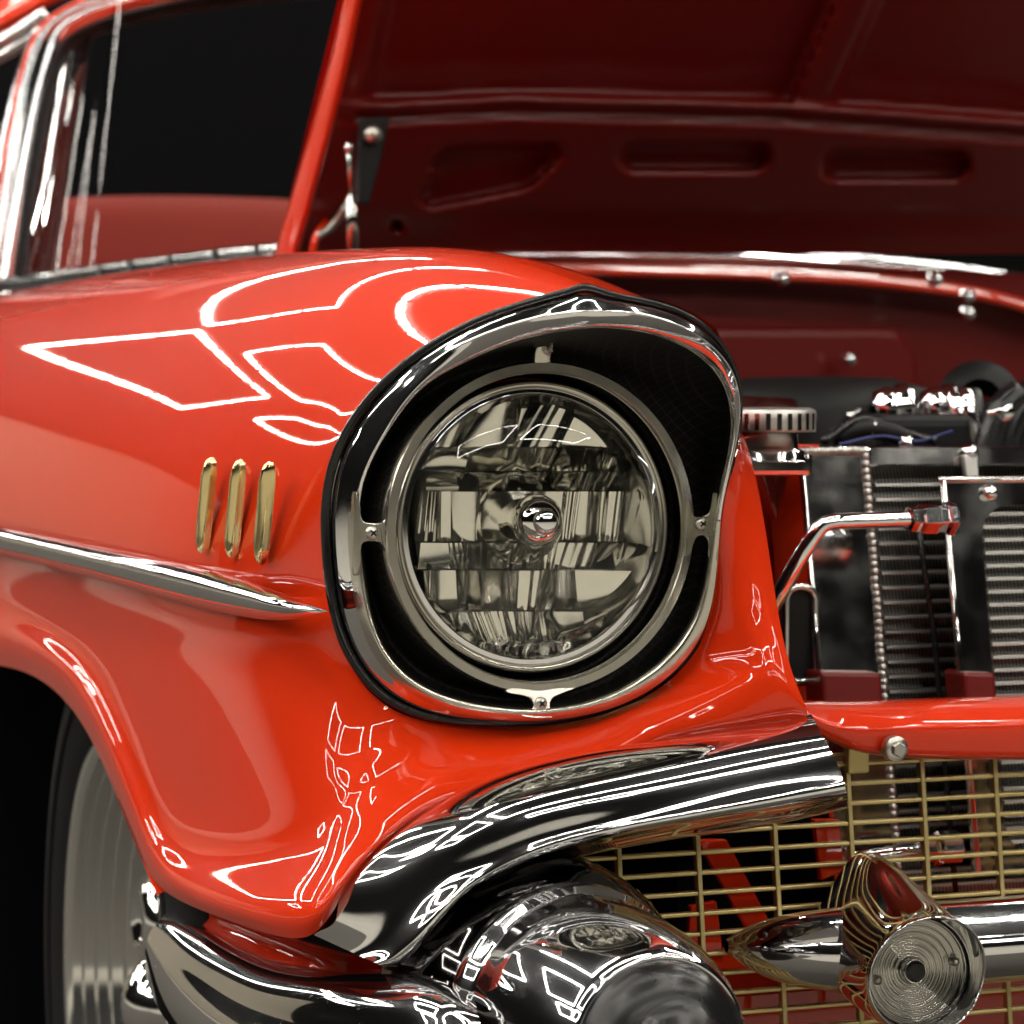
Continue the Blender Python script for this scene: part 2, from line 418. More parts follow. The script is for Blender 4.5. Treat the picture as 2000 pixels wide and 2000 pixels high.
# door-side return of the wheel arch and inner liner
arch = [(-85, 1292), (28, 1299), (103, 1338), (165, 1412), (216, 1525), (268, 1655), (305, 1748)]
archX = [-.188, -.184, -.180, -.178, -.175, -.172, -.176]
rim_rows = [[PX(u, v, x) for (u, v), x in zip(arch, archX)],
            [PX(u, v, x)+X3(.012, .003, .004) for (u, v), x in zip(arch, archX)],
            [PX(u, v, x)+X3(.05, .0, .0) for (u, v), x in zip(arch, archX)]]
obj('arch_lip', bsurf(rim_rows, 12, 70), RED, fender)
liner = [[PX(u, v, x)+X3(.03, -.01, .012) for (u, v), x in zip(arch, archX)],
         [PX(u, v, x)+X3(.30, -.01, .02) for (u, v), x in zip(arch, archX)]]
obj('wheel_well_liner', bsurf(liner+[[p+X3(.15, 0, -.0) for p in liner[1]]], 8, 40), TRIMB, fender)
obj('wheel_well_back', (np.array([[.14, .1, .0], [.14, 1.6, .0], [.14, 1.6, .75], [.14, .1, .75]]), [(0, 1, 2, 3)]), TRIMB, fender, smooth=False)
obj('wheel_well_rear', (np.array([[.14, 1.25, .0], [-.19, 1.25, .0], [-.19, 1.25, .72], [.14, 1.25, .72]]), [(0, 1, 2, 3)]), TRIMB, fender, smooth=False)

# chrome spear along the fender side
su = [(-300, 955), (0, 1022), (181, 1060), (362, 1096), (460, 1124), (543, 1154), (600, 1178), (640, 1194)]
sl = [(-300, 1010), (0, 1085), (181, 1129), (362, 1180), (460, 1204), (543, 1216), (600, 1206), (640, 1196)]
bul = [.029, .029, .029, .027, .023, .017, .010, .002]
rows = []
for f, k in ((0, -.15), (.0, .35), (.22, .85), (.5, 1.0), (.78, .85), (1, .35), (1, -.15)):
    rows.append([on_side(a[0]+(b[0]-a[0])*f, a[1]+(b[1]-a[1])*f, k*t) for a, b, t in zip(su, sl, bul)])
obj('chrome_spear', bsurf(rows, 40, 120), CHROME, fender)

# three gold hash marks
for i in range(3):
    du, dv = 57.0*i, 3.0*i+ (2 if i == 2 else 0)
    tp, bt = on_side(416+du, 893+dv), on_side(398+du, 1082+dv+6*i)
    ax = (bt-tp)/np.linalg.norm(bt-tp); out = np.array([-1., 0, 0]); out = out-ax*(ax @ out); out /= np.linalg.norm(out); wd = np.cross(ax, out)
    secs = []
    for t, w, h in ((0, .001, .001), (.03, .0025, .004), (.09, .0040, .0055), (.2, .0044, .0065), (.5, .0045, .0065), (.8, .0044, .0065), (.91, .0040, .0055), (.97, .0025, .004), (1, .001, .001)):
        c = tp+(bt-tp)*t
        secs.append([c+wd*w*a+out*h*b for a, b in ((-1, -.4), (-1, .25), (-.9, .7), (-.55, 1), (0, 1.06), (.55, 1), (.9, .7), (1, .25), (1, -.4))])
    obj('gold_hash_mark', gridmesh(np.array(secs)), GOLD, fender, auto=38)

# ---- headlight bezel --------------------------------------------
MB = [(1156, 606, -.104), (1043, 616, -.086), (939, 652, -.060), (856, 692, -.034), (792, 751, -.012), (743, 820, .006), (703, 898, .018),
      (681, 962, .026), (679, 1016, .028), (681, 1090, .028), (693, 1188, .024), (718, 1267, .018), (762, 1331, .012), (831, 1375, .006),
      (920, 1400, .000), (1043, 1410, -.003), (1166, 1394, -.008), (1239, 1368, -.013), (1300, 1330, -.018), (1347, 1283, -.022), (1377, 1235, -.026),
      (1393, 1176, -.030), (1403, 1065, -.036), (1409, 970, -.042), (1421, 940, -.047), (1436, 884, -.053), (1455, 780, -.064), (1450, 740, -.068),
      (1420, 692, -.078), (1372, 652, -.090), (1292, 616, -.100), (1220, 606, -.104)]
IB = [(1156, 638, -.098), (1043, 652, -.080), (960, 680, -.060), (880, 718, -.040), (821, 752, -.024), (766, 826, -.004), (720, 905, .010), (700, 965, .018),
      (700, 1021, .018), (703, 1065, .018), (711, 1139, .016), (728, 1228, .012), (757, 1287, .008), (807, 1336, .003), (875, 1365, -.001),
      (969, 1383, -.005), (1057, 1389, -.008), (1166, 1370, -.012), (1254, 1326, -.016), (1313, 1277, -.020), (1357, 1213, -.024), (1382, 1139, -.028),
      (1392, 1056, -.032), (1397, 992, -.036), (1404, 955, -.040), (1418, 905, -.046), (1430, 844, -.050), (1433, 775, -.056), (1411, 731, -.062),
      (1362, 685, -.076), (1288, 650, -.092), (1220, 639, -.097)]
NC = 120
def toward(c, px, dy=0.0):
    c = c.copy(); d = np.array([CEN[0], CEN[1]])-c[:, :2]; d /= np.linalg.norm(d, axis=1)[:, None]
    c[:, :2] += d*px; c[:, 2] += dy; return c
ob, mb, ib = contour(OB, NC), contour(MB, NC), contour(IB, NC)
gas = toward(ob, 6, -.004)
rows = [P3(toward(ob, 4, .012)), P3(toward(ob, 14, -.001)), P3(.55*ob+.45*mb+np.array([0, 0, -.002])), P3(.12*ob+.88*mb), P3(mb), P3(.9*mb+.1*ib), P3(.5*mb+.5*ib+np.array([0, 0, -.001])),
        P3(ib), P3(toward(ib, 3, .004)), P3(toward(ib, 2, .02))]
bz = np.array(rows)
bezel = obj('headlight_bezel', bsurf(bz, 44, 240, cv=True), CHROME, car)
obj('bezel_gasket', tube(spline(P3(gas), 240, True), [.0029*lin(k/240, [0, .05, .12, .3, .42, .55, .7, .85, .93, 1], [.75, .8, 1, 1.1, .95, .5, .35, .45, .6, .75]) for k in range(240)], 10, closed=True), RUBBER, bezel)
# satin lower frame face: from the ridge to the windows on the lower half
k0, k1 = int(NC*.255), int(NC*.745)
fr = [P3(toward(mb, -1, -.0015))[k0:k1+1], P3(toward(.5*mb+.5*ib, 0, -.0045))[k0:k1+1], P3(toward(ib, 2, -.0025))[k0:k1+1], P3(toward(ib, 4, .008))[k0:k1+1]]
obj('bezel_frame', bsurf(fr, 16, 140), SATIN, bezel)
# trim ring round the lamp and black funnel behind
CZ = .7615
ang = np.arange(NC)*2*math.pi/NC
def circ(r, y, n=NC):
    a = np.arange(n)*2*math.pi/n
    return np.stack([-r*np.sin(a), np.full(n, y), CZ+r*np.cos(a)], 1)
funnel = [P3(toward(ib, -3, .004)), P3(toward(ib, 3, .030)), .5*P3(toward(ib, 8, .05))+.5*circ(.108, .034), circ(.104, .022), circ(.098, .016), circ(.094, .030)]
obj('bezel_mesh_insert', bsurf(np.array(funnel), 30, 160, cv=True), MESHB, bezel)
TR = [(.1042, .004), (.1040, -.0035), (.1032, -.0050), (.0980, -.0050), (.0970, -.0038), (.0967, .001)]
obj('trim_ring', lathe(TR, (0, 0, CZ), n=160), SATIN, bezel, auto=40)
def plate(name, px, yf, th, m, par, bev=.0010):
    pts2 = spline([np.array([u, v, 0.]) for u, v in px], len(px)*4, True)
    pts = [PY(p[0], p[1], yf(p[0], p[1])) for p in pts2]
    return obj(name, prism(pts, (0, th, 0)), m, par, smooth=True, bevel=bev, auto=40)
plate('bezel_bridge', [(692, 968), (703, 985), (706, 1010), (716, 1021), (742, 1022), (753, 1012), (760, 980), (768, 985), (768, 1092), (762, 1100), (752, 1072), (742, 1059), (714, 1058), (705, 1070), (704, 1100), (692, 1118)], lambda u, v: lin(u, [690, 715, 745, 770], [.019, .008, -.002, -.0045]), .006, SATIN, bezel)
plate('bezel_bridge', [(1401, 965), (1395, 995), (1386, 1007), (1362, 1010), (1352, 1003), (1346, 980), (1340, 982), (1340, 1078), (1348, 1080), (1356, 1057), (1366, 1046), (1384, 1048), (1391, 1062), (1391, 1088), (1402, 1085)], lambda u, v: lin(u, [1338, 1355, 1385, 1402], [-.006, -.014, -.031, -.038]), .006, SATIN, bezel)
plate('bezel_bridge', [(990, 1352), (1030, 1360), (1041, 1371), (1040, 1384), (1028, 1391), (1020, 1399), (1057, 1403), (1095, 1398), (1085, 1390), (1075, 1382), (1077, 1367), (1090, 1357), (1125, 1343), (1110, 1338), (1057, 1349), (1003, 1343)], lambda u, v: lin(v, [1340, 1365, 1405], [-.0045, -.0075, -.0085]), .006, SATIN, bezel)
def screw(name, c, r, par, m=STEEL, axis=(0, -1, 0), cross=True):
    o = obj(name, lathe([(0, .45*r), (.55*r, .40*r), (.9*r, .18*r), (r, 0), (r, -.6*r)], c, axis, n=24), m, par)
    if cross:
        for s in (1, -1):
            A = np.array([s*.707, 0, .707]); Bx = np.array([-s*.707, 0, .707])
            obj('cross_slot', boxm(np.array(c)+np.array(axis)*.43*r, 1.1*r, .12*r, .24*r, [A, np.array([0, 1., 0]), Bx]), BLACK, o if par is None else par, smooth=False)
    return o
for (u, v, y) in ((728, 1041, .0025), (1371, 1023, -.0235), (1057, 1374, -.0085)):
    screw('bezel_screw', PY(u, v, y), .0042, bezel)
# strap from the ring up to the hood of the bezel
st = spline([X3(.0, -.003, CZ+.102), X3(.0, -.006, CZ+.112), X3(.004, -.02, CZ+.122), X3(.012, -.05, CZ+.131), X3(.02, -.085, CZ+.136)], 20)
obj('bezel_strap', tube(st, .0065, 8, flat=.25, upv=(0, -.8, .6)), SATIN, bezel)

# ---- headlight ---------------------------------------------------
RR = [(.0930, .034), (.0930, .0135), (.0922, .0100), (.0905, .0090), (.0890, .0095), (.0882, .0120), (.0872, .0130)]
headlight = obj('headlight', lathe(RR, (0, 0, CZ), n=160), SATIN, car, auto=50)
dome = [(.0845*math.sin(t*math.pi/2), .014-.018*math.cos(t*math.pi/2)) for t in np.linspace(0, 1, 18)]
obj('lens', lathe(dome, (0, 0, CZ), n=96), GLASS, headlight)
obj('lens_rim', lathe([(.0876, .0125), (.0868, .0115), (.0848, .0135), (.0842, .0125), (.0836, .0128), (.0832, .018)], (0, 0, CZ), n=120), CHROME, headlight)
obj('lamp_bowl', lathe([(.0835, .012), (.083, .02), (.070, .045), (.045, .062), (.02, .07), (0, .072)], (0, 0, CZ), n=96), ALU, headlight)
LENSC = PY(1056, 1035, .03)
REFL = mat('headlight_reflector', (.96, .95, .90), rough=.12, metal=1.0)
def facet(px, tilt, bulge, horiz=True, flute=0):
    """one facet of the reflector: four photo corners, a tilt of its normal and a cylinder bulge"""
    c = np.array(px, float).mean(0)
    N = 17
    G = np.zeros((N, N, 3))
    p00, p10, p11, p01 = [np.array(q, float) for q in px]
    for i in range(N):
        for j in range(N):
            s, t = i/(N-1), j/(N-1)
            p = p00*(1-s)*(1-t)+p10*s*(1-t)+p11*s*t+p01*(1-s)*t
            w = PY(p[0], p[1], .034)
            x, z = w[0], w[2]-CZ
            r = math.hypot(x, z); rm = .0815
            if r > rm: x, z = x*rm/r, z*rm/r; r = rm
            yb = .056-.040*(r/.0815)**2
            a, b = (s-.5), (t-.5)
            yv = yb*.16+.84*.034+tilt[0]*a*.02+tilt[1]*b*.02
            yv += .0006*math.sin(s*math.pi*2*flute)
            yv += bulge*((a*a if horiz else .35*b*b)*4-(1 if horiz else .35))*.0032
            G[i, j] = (x, yv, CZ+z)
    return gridmesh(G)
FC = []
def band(v0, v1, us0, us1):
    for k in range(len(us0)-1):
        FC.append(((us0[k], v0), (us0[k+1], v0), (us1[k+1], v1), (us1[k], v1)))
band(770, 873, [830, 960, 1010, 1062, 1135, 1290], [830, 895, 1010, 1008, 1095, 1290])
band(875, 920, [830, 918, 1012, 1094, 1172, 1200, 1290], [830, 908, 1013, 1080, 1165, 1190, 1290])
band(922, 958, [830, 905, 1015, 1078, 1120, 1165, 1200, 1290], [830, 900, 1018, 1065, 1115, 1160, 1188, 1290])
band(960, 1058, [815, 850, 880, 935, 1095, 1130, 1165, 1215, 1295], [815, 855, 885, 935, 1095, 1125, 1165, 1210, 1295])
band(1060, 1112, [820, 870, 900, 960, 1010, 1060, 1110, 1165, 1215, 1290], [820, 880, 915, 970, 1005, 1065, 1100, 1155, 1215, 1290])
band(1114, 1192, [820, 890, 925, 985, 1010, 1070, 1120, 1290], [830, 900, 950, 1002, 1012, 1062, 1135, 1290])
band(1194, 1300, [840, 912, 950, 1006, 1042, 1060, 1130, 1290], [860, 960, 995, 1030, 1062, 1090, 1160, 1290])
fr2 = random.Random(11)
for q in FC:
    wide = abs(q[1][0]-q[0][0])
    vm = (q[0][1]+q[2][1])/2; tb = lin(vm, [800, 950, 1050, 1250], [.05, .25, .4, .6])
    obj('reflector_facet', facet(q, (fr2.uniform(-.3, .3), tb+fr2.uniform(-.15, .25)), fr2.choice([-1.2, -.8, .7, 1.1, .5]), fr2.random() < .7, fr2.choice([0, 0, 1, 2, 2.5])), REFL, headlight)
# bulb hole, socket and ball shield
sock = obj('bulb_socket', lathe([(.0285, .020), (.030, .026), (.028, .032), (.022, .036), (.020, .044), (.016, .05), (.0, .052)], (0, .012, CZ+.004), n=48), REFL, headlight)
obj('bulb_neck', lathe([(.0115, .0), (.0125, .008), (.0115, .012), (.0135, .016), (.012, .022), (.014, .03), (.0135, .05)], (0, .016, CZ+.004), n=40), REFL, headlight)
ball = [(.0168*math.sin(t), -.0168*math.cos(t)) for t in np.linspace(0, 2.75, 22)]
BALLG = mat('bulb_shield_glass', (.92, .91, .87), rough=.03, metal=1.0)
obj('bulb_shield', lathe(ball, (.0, .006, CZ+.004), n=40), BALLG, headlight)
obj('bulb_cap', lathe([(0, -.0025), (.005, -.002), (.0075, 0), (.0085, .003), (.008, .006)], (.0, -.0115, CZ+.004), n=36), CHROME, headlight)
# moulded lettering low on the lens
def text(name, s, loc, size, m, par, rot=(R(90), 0, 0), ext=.0003):
    cu = bpy.data.curves.new(name, 'FONT'); cu.body = s; cu.size = size; cu.extrude = ext; cu.align_x = 'CENTER'; cu.align_y = 'CENTER'
    tmp = bpy.data.objects.new(name, cu); COL.objects.link(tmp); bpy.context.view_layer.update()
    me = bpy.data.meshes.new_from_object(tmp.evaluated_get(bpy.context.evaluated_depsgraph_get()))
    bpy.data.objects.remove(tmp); me.materials.clear(); me.materials.append(m)
    o = bpy.data.objects.new(name, me); COL.objects.link(o)
    o.rotation_euler = rot; o.location = loc; o.parent = par
    return o
tl = PY(1060, 1266, .0005)
text('lens_lettering', 'NOVITE', tuple(tl), .0075, MOULD, headlight, rot=(R(72), 0, 0))
text('lens_lettering', '777', tuple(PY(1061, 1287, .004)), .0055, MOULD, headlight, rot=(R(72), 0, 0))

# ---- chrome bar sweeping over the grille ------------------------
barT = [(604, 1822, -.008), (640, 1775, -.020), (700, 1690, -.028), (781, 1616, -.030), (832, 1583, -.030), (901, 1537, -.030), (999, 1500, -.034), (1143, 1467, -.040), (1300, 1440, -.046), (1450, 1415, -.054), (1585, 1396, -.060)]
barM = [(700, 1866, -.034), (735, 1848, -.043), (781, 1796, -.054), (850, 1728, -.066), (900, 1693, -.074), (962, 1656, -.083), (1053, 1617, -.088), (1170, 1592, -.093), (1320, 1562, -.098), (1480, 1530, -.103), (1640, 1500, -.108)]
barL = [(745, 1886, -.056), (785, 1880, -.066), (820, 1845, -.078), (890, 1760, -.090), (935, 1725, -.092), (999, 1694, -.094), (1085, 1660, -.098), (1200, 1630, -.102), (1345, 1604, -.107), (1500, 1578, -.111), (1655, 1552, -.114)]
barE = [(752, 1894, -.030), (800, 1893, -.035), (838, 1872, -.040), (908, 1778, -.048), (955, 1738, -.050), (1015, 1708, -.052), (1098, 1678, -.056), (1210, 1656, -.060), (1355, 1632, -.065), (1505, 1612, -.070), (1655, 1578, -.075)]
def mixr(a, b, t, dy=0.0): return [(p[0]+(q[0]-p[0])*t, p[1]+(q[1]-p[1])*t, p[2]+(q[2]-p[2])*t+dy) for p, q in zip(a, b)]
# a longer bulge on the outer two thirds of the upper face ends in a round nose
def bulge(rw, amp):
    w = [0, .05, .2, .6, 1, 1, 1, 1, .55, 0, 0]
    return [(u, v, y-amp*k) for (u, v, y), k in zip(rw, w)]
KB = [0, 0, .05, .3, .6, .9, 1, 1, 1, 1, 1]
def push(rw, dy): return [(u, v, y+dy*k) for (u, v, y), k in zip(rw, KB)]
brows = [mixr(barT, barM, -.02, .030), barT, push(mixr(barT, barM, .10), -.014), bulge(push(mixr(barT, barM, .35), -.022), .004), bulge(push(mixr(barT, barM, .68), -.014), .006), bulge(barM, .004),
         mixr(barM, barL, .45, .0), barL, mixr(barL, barE, .25, .012), mixr(barL, barE, .45, .010), mixr(barL, barE, .75, .006), barE, mixr(barL, barE, 1.05, .025)]
bar_pts = np.array([[PY(*q) for q in rw] for rw in brows])
gbar = obj('upper_grille_bar', bsurf(bar_pts, 70, 200), CHROME, car)
def end_cap(name, pts, m, par):
    c = np.mean(pts, 0); V = np.vstack([pts, c[None]]); n = len(pts)
    return obj(name, (V, [(i, (i+1) % n, n) for i in range(n)]), m, par, smooth=False)
end_cap('bar_end', bsurf(bar_pts[:, -2:], 40, 2)[0].reshape(40, 2, 3)[:, 1], BLACK, gbar)

# ---- bumper wing below the fender -------------------------------
wu = [(318, 1792, .34), (352, 1792, .30), (430, 1842, .20), (520, 1890, .10), (630, 1905, .0), (730, 1916, -.05), (819, 1904, -.085), (880, 1918, -.105), (925, 1948, -.115)]
wm = [(290, 1822, .345), (330, 1862, .27), (420, 1935, .16), (520, 1990, .055), (640, 2010, -.03), (740, 2010, -.085), (830, 2000, -.125), (895, 2000, -.14), (940, 2005, -.145)]
wl = [(283, 1860, .345), (305, 1935, .28), (372, 2010, .18), (480, 2080, .06), (620, 2110, -.03), (740, 2110, -.08), (830, 2110, -.12), (900, 2110, -.135), (950, 2110, -.14)]
wt = [(326, 1780, .36), (360, 1785, .33), (450, 1836, .235), (545, 1880, .13), (650, 1895, .03), (745, 1902, -.02), (825, 1894, -.055), (890, 1906, -.08), (935, 1938, -.095)]
wrows = [[PY(u, v, y+.04) for u, v, y in wt], [PY(*q) for q in wt], [PY(*q) for q in wu], [PY(*q) for q in mixr(wu, wm, .5, -.012)], [PY(*q) for q in wm], [PY(*q) for q in mixr(wm, wl, .5, -.012)], [PY(*q) for q in wl], [PY(u, v+40, y+.04) for u, v, y in wl]]
bumper = obj('bumper_wing', bsurf(np.array(wrows), 50, 120), CHROME, car)
# dark red filler between fender and bumper
fil = [[PX(u, v, x) for u, v, x in ((300, 1735, -.150), (460, 1790, -.150), (610, 1845, -.138), (700, 1868, -.10), (800, 1880, -.05))],
       [PX(u, v, x) for u, v, x in ((335, 1800, -.145), (470, 1860, -.140), (620, 1910, -.120), (720, 1930, -.08), (850, 1930, -.03))]]
obj('bumper_filler', bsurf(np.array([fil[0], [.5*(a+b)+X3(.02, .02, 0) for a, b in zip(*fil)], fil[1]]), 16, 40), RED, bumper)

# ---- bumper bullet with black tip -------------------------------
tip = PY(1288, 2052, -.215); base = PY(1122, 1985, -.10)
axb = (tip-base)/np.linalg.norm(tip-base); Lb = np.linalg.norm(tip-base)
bprof = [(.093, -.085), (.092, -.055), (.089, -.030), (.084, -.014), (.0795, -.006), (.0790, -.001), (.0780, .004), (.0745, .008), (.0735, .014), (.0732, .026), (.0720, .045), (.0695, .065), (.0655, .085), (.061, Lb-.015), (.0575, Lb-.006), (.0545, Lb), (.0515, Lb+.002), (.049, Lb-.002)]
bullet = obj('bumper_bullet', lathe(bprof[4:], base, axb, n=120), CHROME, car)
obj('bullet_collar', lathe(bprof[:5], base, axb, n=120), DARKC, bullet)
tprof = [(.0510, Lb-.006), (.0510, Lb+.004), (.048, Lb+.014), (.040, Lb+.021), (.034, Lb+.0235), (.031, Lb+.0245), (.0295, Lb+.027), (.026, Lb+.033), (.018, Lb+.039), (.008, Lb+.042), (0, Lb+.0425)]
obj('bullet_tip', lathe(tprof, base, axb, n=80), RUBBER, bullet)

# ---- gold mesh grille -------------------------------------------
gsheet_y = lambda z: .035+.13*(z-.60)
def GP(u, v):
    y = .03
    for _ in range(8):
        p = PY(u, v, y); y = gsheet_y(p[2])
    return PY(u, v, y)
g0 = GP(1500, 1656); gz = .0125*1.0
vx = [GP(u, 1600)[0] for u in (1202, 1353, 1504, 1651, 1796, 1945)]
dxm = (vx[-1]-vx[0])/5
vx = [vx[0]+dxm*k for k in range(-1, 11)]
zs0 = GP(1504, 1656)[2]; dz = (GP(1504, 1656)[2]-GP(1504, 1774)[2])/3
zrow = [zs0+dz*k for k in range(-14, 5)]
gobj = obj('grille', merge(*[boxm((vx[5]+.1, gsheet_y(z)+.004, z), 1.0, .003, .0018) for z in (zrow[0]-.01, zrow[-1]+.006)]), GOLDP, car, smooth=False)
xa, xb = vx[0]-.01, vx[-1]+.02
for z in zrow:
    y = gsheet_y(z)
    obj('grille_wire', boxm(((xa+xb)/2, y, z), xb-xa, .0060, .0027), GOLDP, gobj, smooth=False, bevel=.0007)
ztop, zbot = zrow[-1], zrow[0]
for x in vx:
    a, b = X3(x, gsheet_y(ztop)-.001, ztop), X3(x, gsheet_y(zbot)-.001, zbot); d = (b-a); L = np.linalg.norm(d); d /= L
    s = np.array([1., 0, 0]); obj('grille_rib', boxm((a+b)/2, .0034, .0062, L, [s, np.cross(d, s), d]), GOLDP, gobj, smooth=False, bevel=.0007)

# ---- floating grille bar with parking lamp pod ------------------
cb = PY(1960, 1830, -.03); zc = cb[2]
path = [(.135, .012), (.150, -.004), (.175, -.018), (.21, -.028), (.25, -.032), (.30, -.032), (.42, -.032), (.60, -.034), (.80, -.034)]
pw = PY(1363, 1850, .01); 
secs = []
for k, (x, y) in enumerate(path):
    s = [.12, .62, .9, 1, 1, 1, 1, 1, 1][k]
    sec = []
    for a in np.linspace(0, 2*math.pi, 24, endpoint=False):
        ca, sa = math.cos(a), math.sin(a)
        rz = .026*s*(1+.08*math.cos(4*a)); ry = .030*s*(1+.06*math.cos(4*a))
        sec.append(X3(x, y-ry*ca, zc+rz*sa-(.002 if sa < 0 else 0)))
    secs.append(sec)
fbar = obj('floating_grille_bar', bsurf(np.array(secs), 100, 64, cv=True), CHROME, car)
LC = PY(1802, 1902, -.085)             # parking lens centre
nrm = np.array([-.10, -.99, .06]); nrm /= np.linalg.norm(nrm)
U = np.array([0, 0, 1.]); U = U-nrm*(nrm @ U); U /= np.linalg.norm(U); S = np.cross(U, nrm)   # S to image right
if S[0] < 0: S = -S
def podsec(c, rx, rz, peak, nn=40, lift=0.0, visor=0.0):
    out = []
    for a in np.linspace(0, 2*math.pi, nn, endpoint=False):
        ca, sa = math.cos(a), math.sin(a)
        if visor: c2 = c+nrm*visor*max(0, sa+.25)
        else: c2 = c
        k = 1+peak*max(0, sa)**6
        out.append(c2+S*rx*ca*(1-.25*peak*max(0, sa)**2)+U*(rz*sa*k+lift*max(0, sa)))
    return out
back = -nrm
pod = [podsec(LC+back*.13+U*.012, .020, .024, .5), podsec(LC+back*.10+U*.016-S*.004, .034, .034, .55), podsec(LC+back*.070+U*.014-S*.003, .043, .042, .40), podsec(LC+back*.04+U*.006, .0445, .0425, .18),
       podsec(LC+back*.018+U*.002, .0425, .0405, .06, visor=.006), podsec(LC+back*.004, .0414, .0398, .0, visor=.010), podsec(LC+nrm*.004, .0406, .0392, .0, visor=.013), podsec(LC+nrm*.0055, .0390, .0378, .0, visor=.013), podsec(LC+nrm*.002, .0378, .0368, .0, visor=.011), podsec(LC+back*.012, .0358, .0345, .0), podsec(LC+back*.016, .0350, .0340, 0)]
lamp = obj('parking_lamp', bsurf(np.array(pod), 70, 96, cv=True), CHROME, car)
LENS2 = mat('ribbed_clear_plastic', (.62, .60, .53), rough=.10, spec=.6)
N_, L_, b_ = nodes(LENS2); b_.inputs['Transmission Weight'].default_value = .6; b_.inputs['IOR'].default_value = 1.33
lp = []
for i in range(90):
    r = .0345*(1-i/89.0)
    lp.append((r, .004-.010*(1-(r/.0345)**2)+.0011*math.sin(r/.0345*math.pi*17)))
obj('lamp_bowl', lathe(lp, LC+back*.014, nrm, n=90), ALU, lamp)
obj('parking_lens', lathe([(.0355*math.sin(t), .004+.006*math.cos(t)) for t in np.linspace(math.pi/2, 0, 14)], LC+back*.014, nrm, n=60), GLASS, lamp)
obj('lens_centre', lathe([(.0062, -.004), (.0060, .0035), (.0045, .0045), (0, .0045)], LC+back*.014, nrm, n=32), BLACK, lamp)
obj('lens_centre_ring', lathe([(.0082, -.004), (.0080, .003), (.0066, .003), (.0062, -.003)], LC+back*.014, nrm, n=40), ALU, lamp)
for sx, sz in ((-.0265, -.004), (.0265, .005)):
    obj('lens_screw', lathe([(0, .003), (.0018, .0026), (.003, .001), (.0032, -.004)], LC+back*.010+S*sx+U*sz, nrm, n=20), STEEL, lamp)

# ---- red radiator support above the grille ----------------------
sup_u = [(1552, 1366, .0), (1640, 1372, .0), (1760, 1366, .0), (2020, 1357, .0), (2300, 1349, .0)]
rowsS = [[PY(u, v-1, .09) for u, v, y in sup_u], [PY(u, v, .035) for u, v, y in sup_u]]
fold = [(1566, 1388, .012), (1635, 1425, .012), (1712, 1420, .002), (2020, 1411, .002), (2300, 1403, .002)]
rowsS += [[PY(u, v-6, y+.002) for u, v, y in fold], [PY(u, v, y-.002) for u, v, y in fold]]
bot = [(1570, 1425, .014), (1640, 1458, .012), (1705, 1483, .004), (2020, 1486, .004), (2300, 1480, .004)]
rowsS += [[PY(u, v-6, y) for u, v, y in bot], [PY(u, v, y+.003) for u, v, y in bot], [PY(u, v, y+.03) for u, v, y in bot]]
support = obj('radiator_support', bsurf(np.array(rowsS), 50, 80), RED, car)
bc = PY(1751, 1463, -.004)
bolt = obj('support_bolt', lathe([(.0086, .006), (.0086, .0), (.008, -.0012), (.0048, -.0016)], bc, (0, 1, 0), n=36), STEEL, support)
obj('bolt_head', lathe([(.0052, .0), (.0052, -.0035), (.0044, -.0046), (0, -.0046)], bc, (0, 1, 0), n=6), STEEL, support, smooth=False)
obj('support_bracket', boxm(PY(1672, 1475, .03), .016, .01, .024), GOLDP, support, smooth=False, bevel=.002)

# ---- radiator ----------------------------------------------------
RY = .20
def quadp(name, pts, y, th, m, par, bev=.0015, smooth=False):
    return obj(name, prism([PY(u, v, y) for u, v in pts], (0, th, 0)), m, par, smooth=smooth, bevel=bev)
radi = quadp('radiator', [(1588, 884), (1716, 884), (1724, 1730), (1602, 1730)], RY, .06, ALU, car, .003)
obj('tank_edge', tube([PY(1592, 884, RY-.002), PY(1604, 1730, RY-.002)], .0022, 8), ALU, radi)
def bead(a, b, n, r):
    parts = []
    for k in range(n):
        c = a+(b-a)*(k+.5)/n
        parts.append(lathe([(0, -r*1.15), (r*.8, -r*.7), (r, 0), (r*.8, r*.7), (0, r*1.15)], c+np.array([random.uniform(-1, 1)*r*.15, random.uniform(-1, 1)*r*.15, random.uniform(-1, 1)*r*.15]), (b-a), n=8, upv=(.3, .9, .2)))
    return merge(*parts)
obj('weld_bead', bead(PY(1718, 885, RY-.001), PY(1726, 1730, RY-.001), 60, .0030), ALUR, radi)
obj('weld_bead', bead(PY(1590, 882, RY-.001), PY(1716, 880, RY-.001), 16, .0028), ALUR, radi)
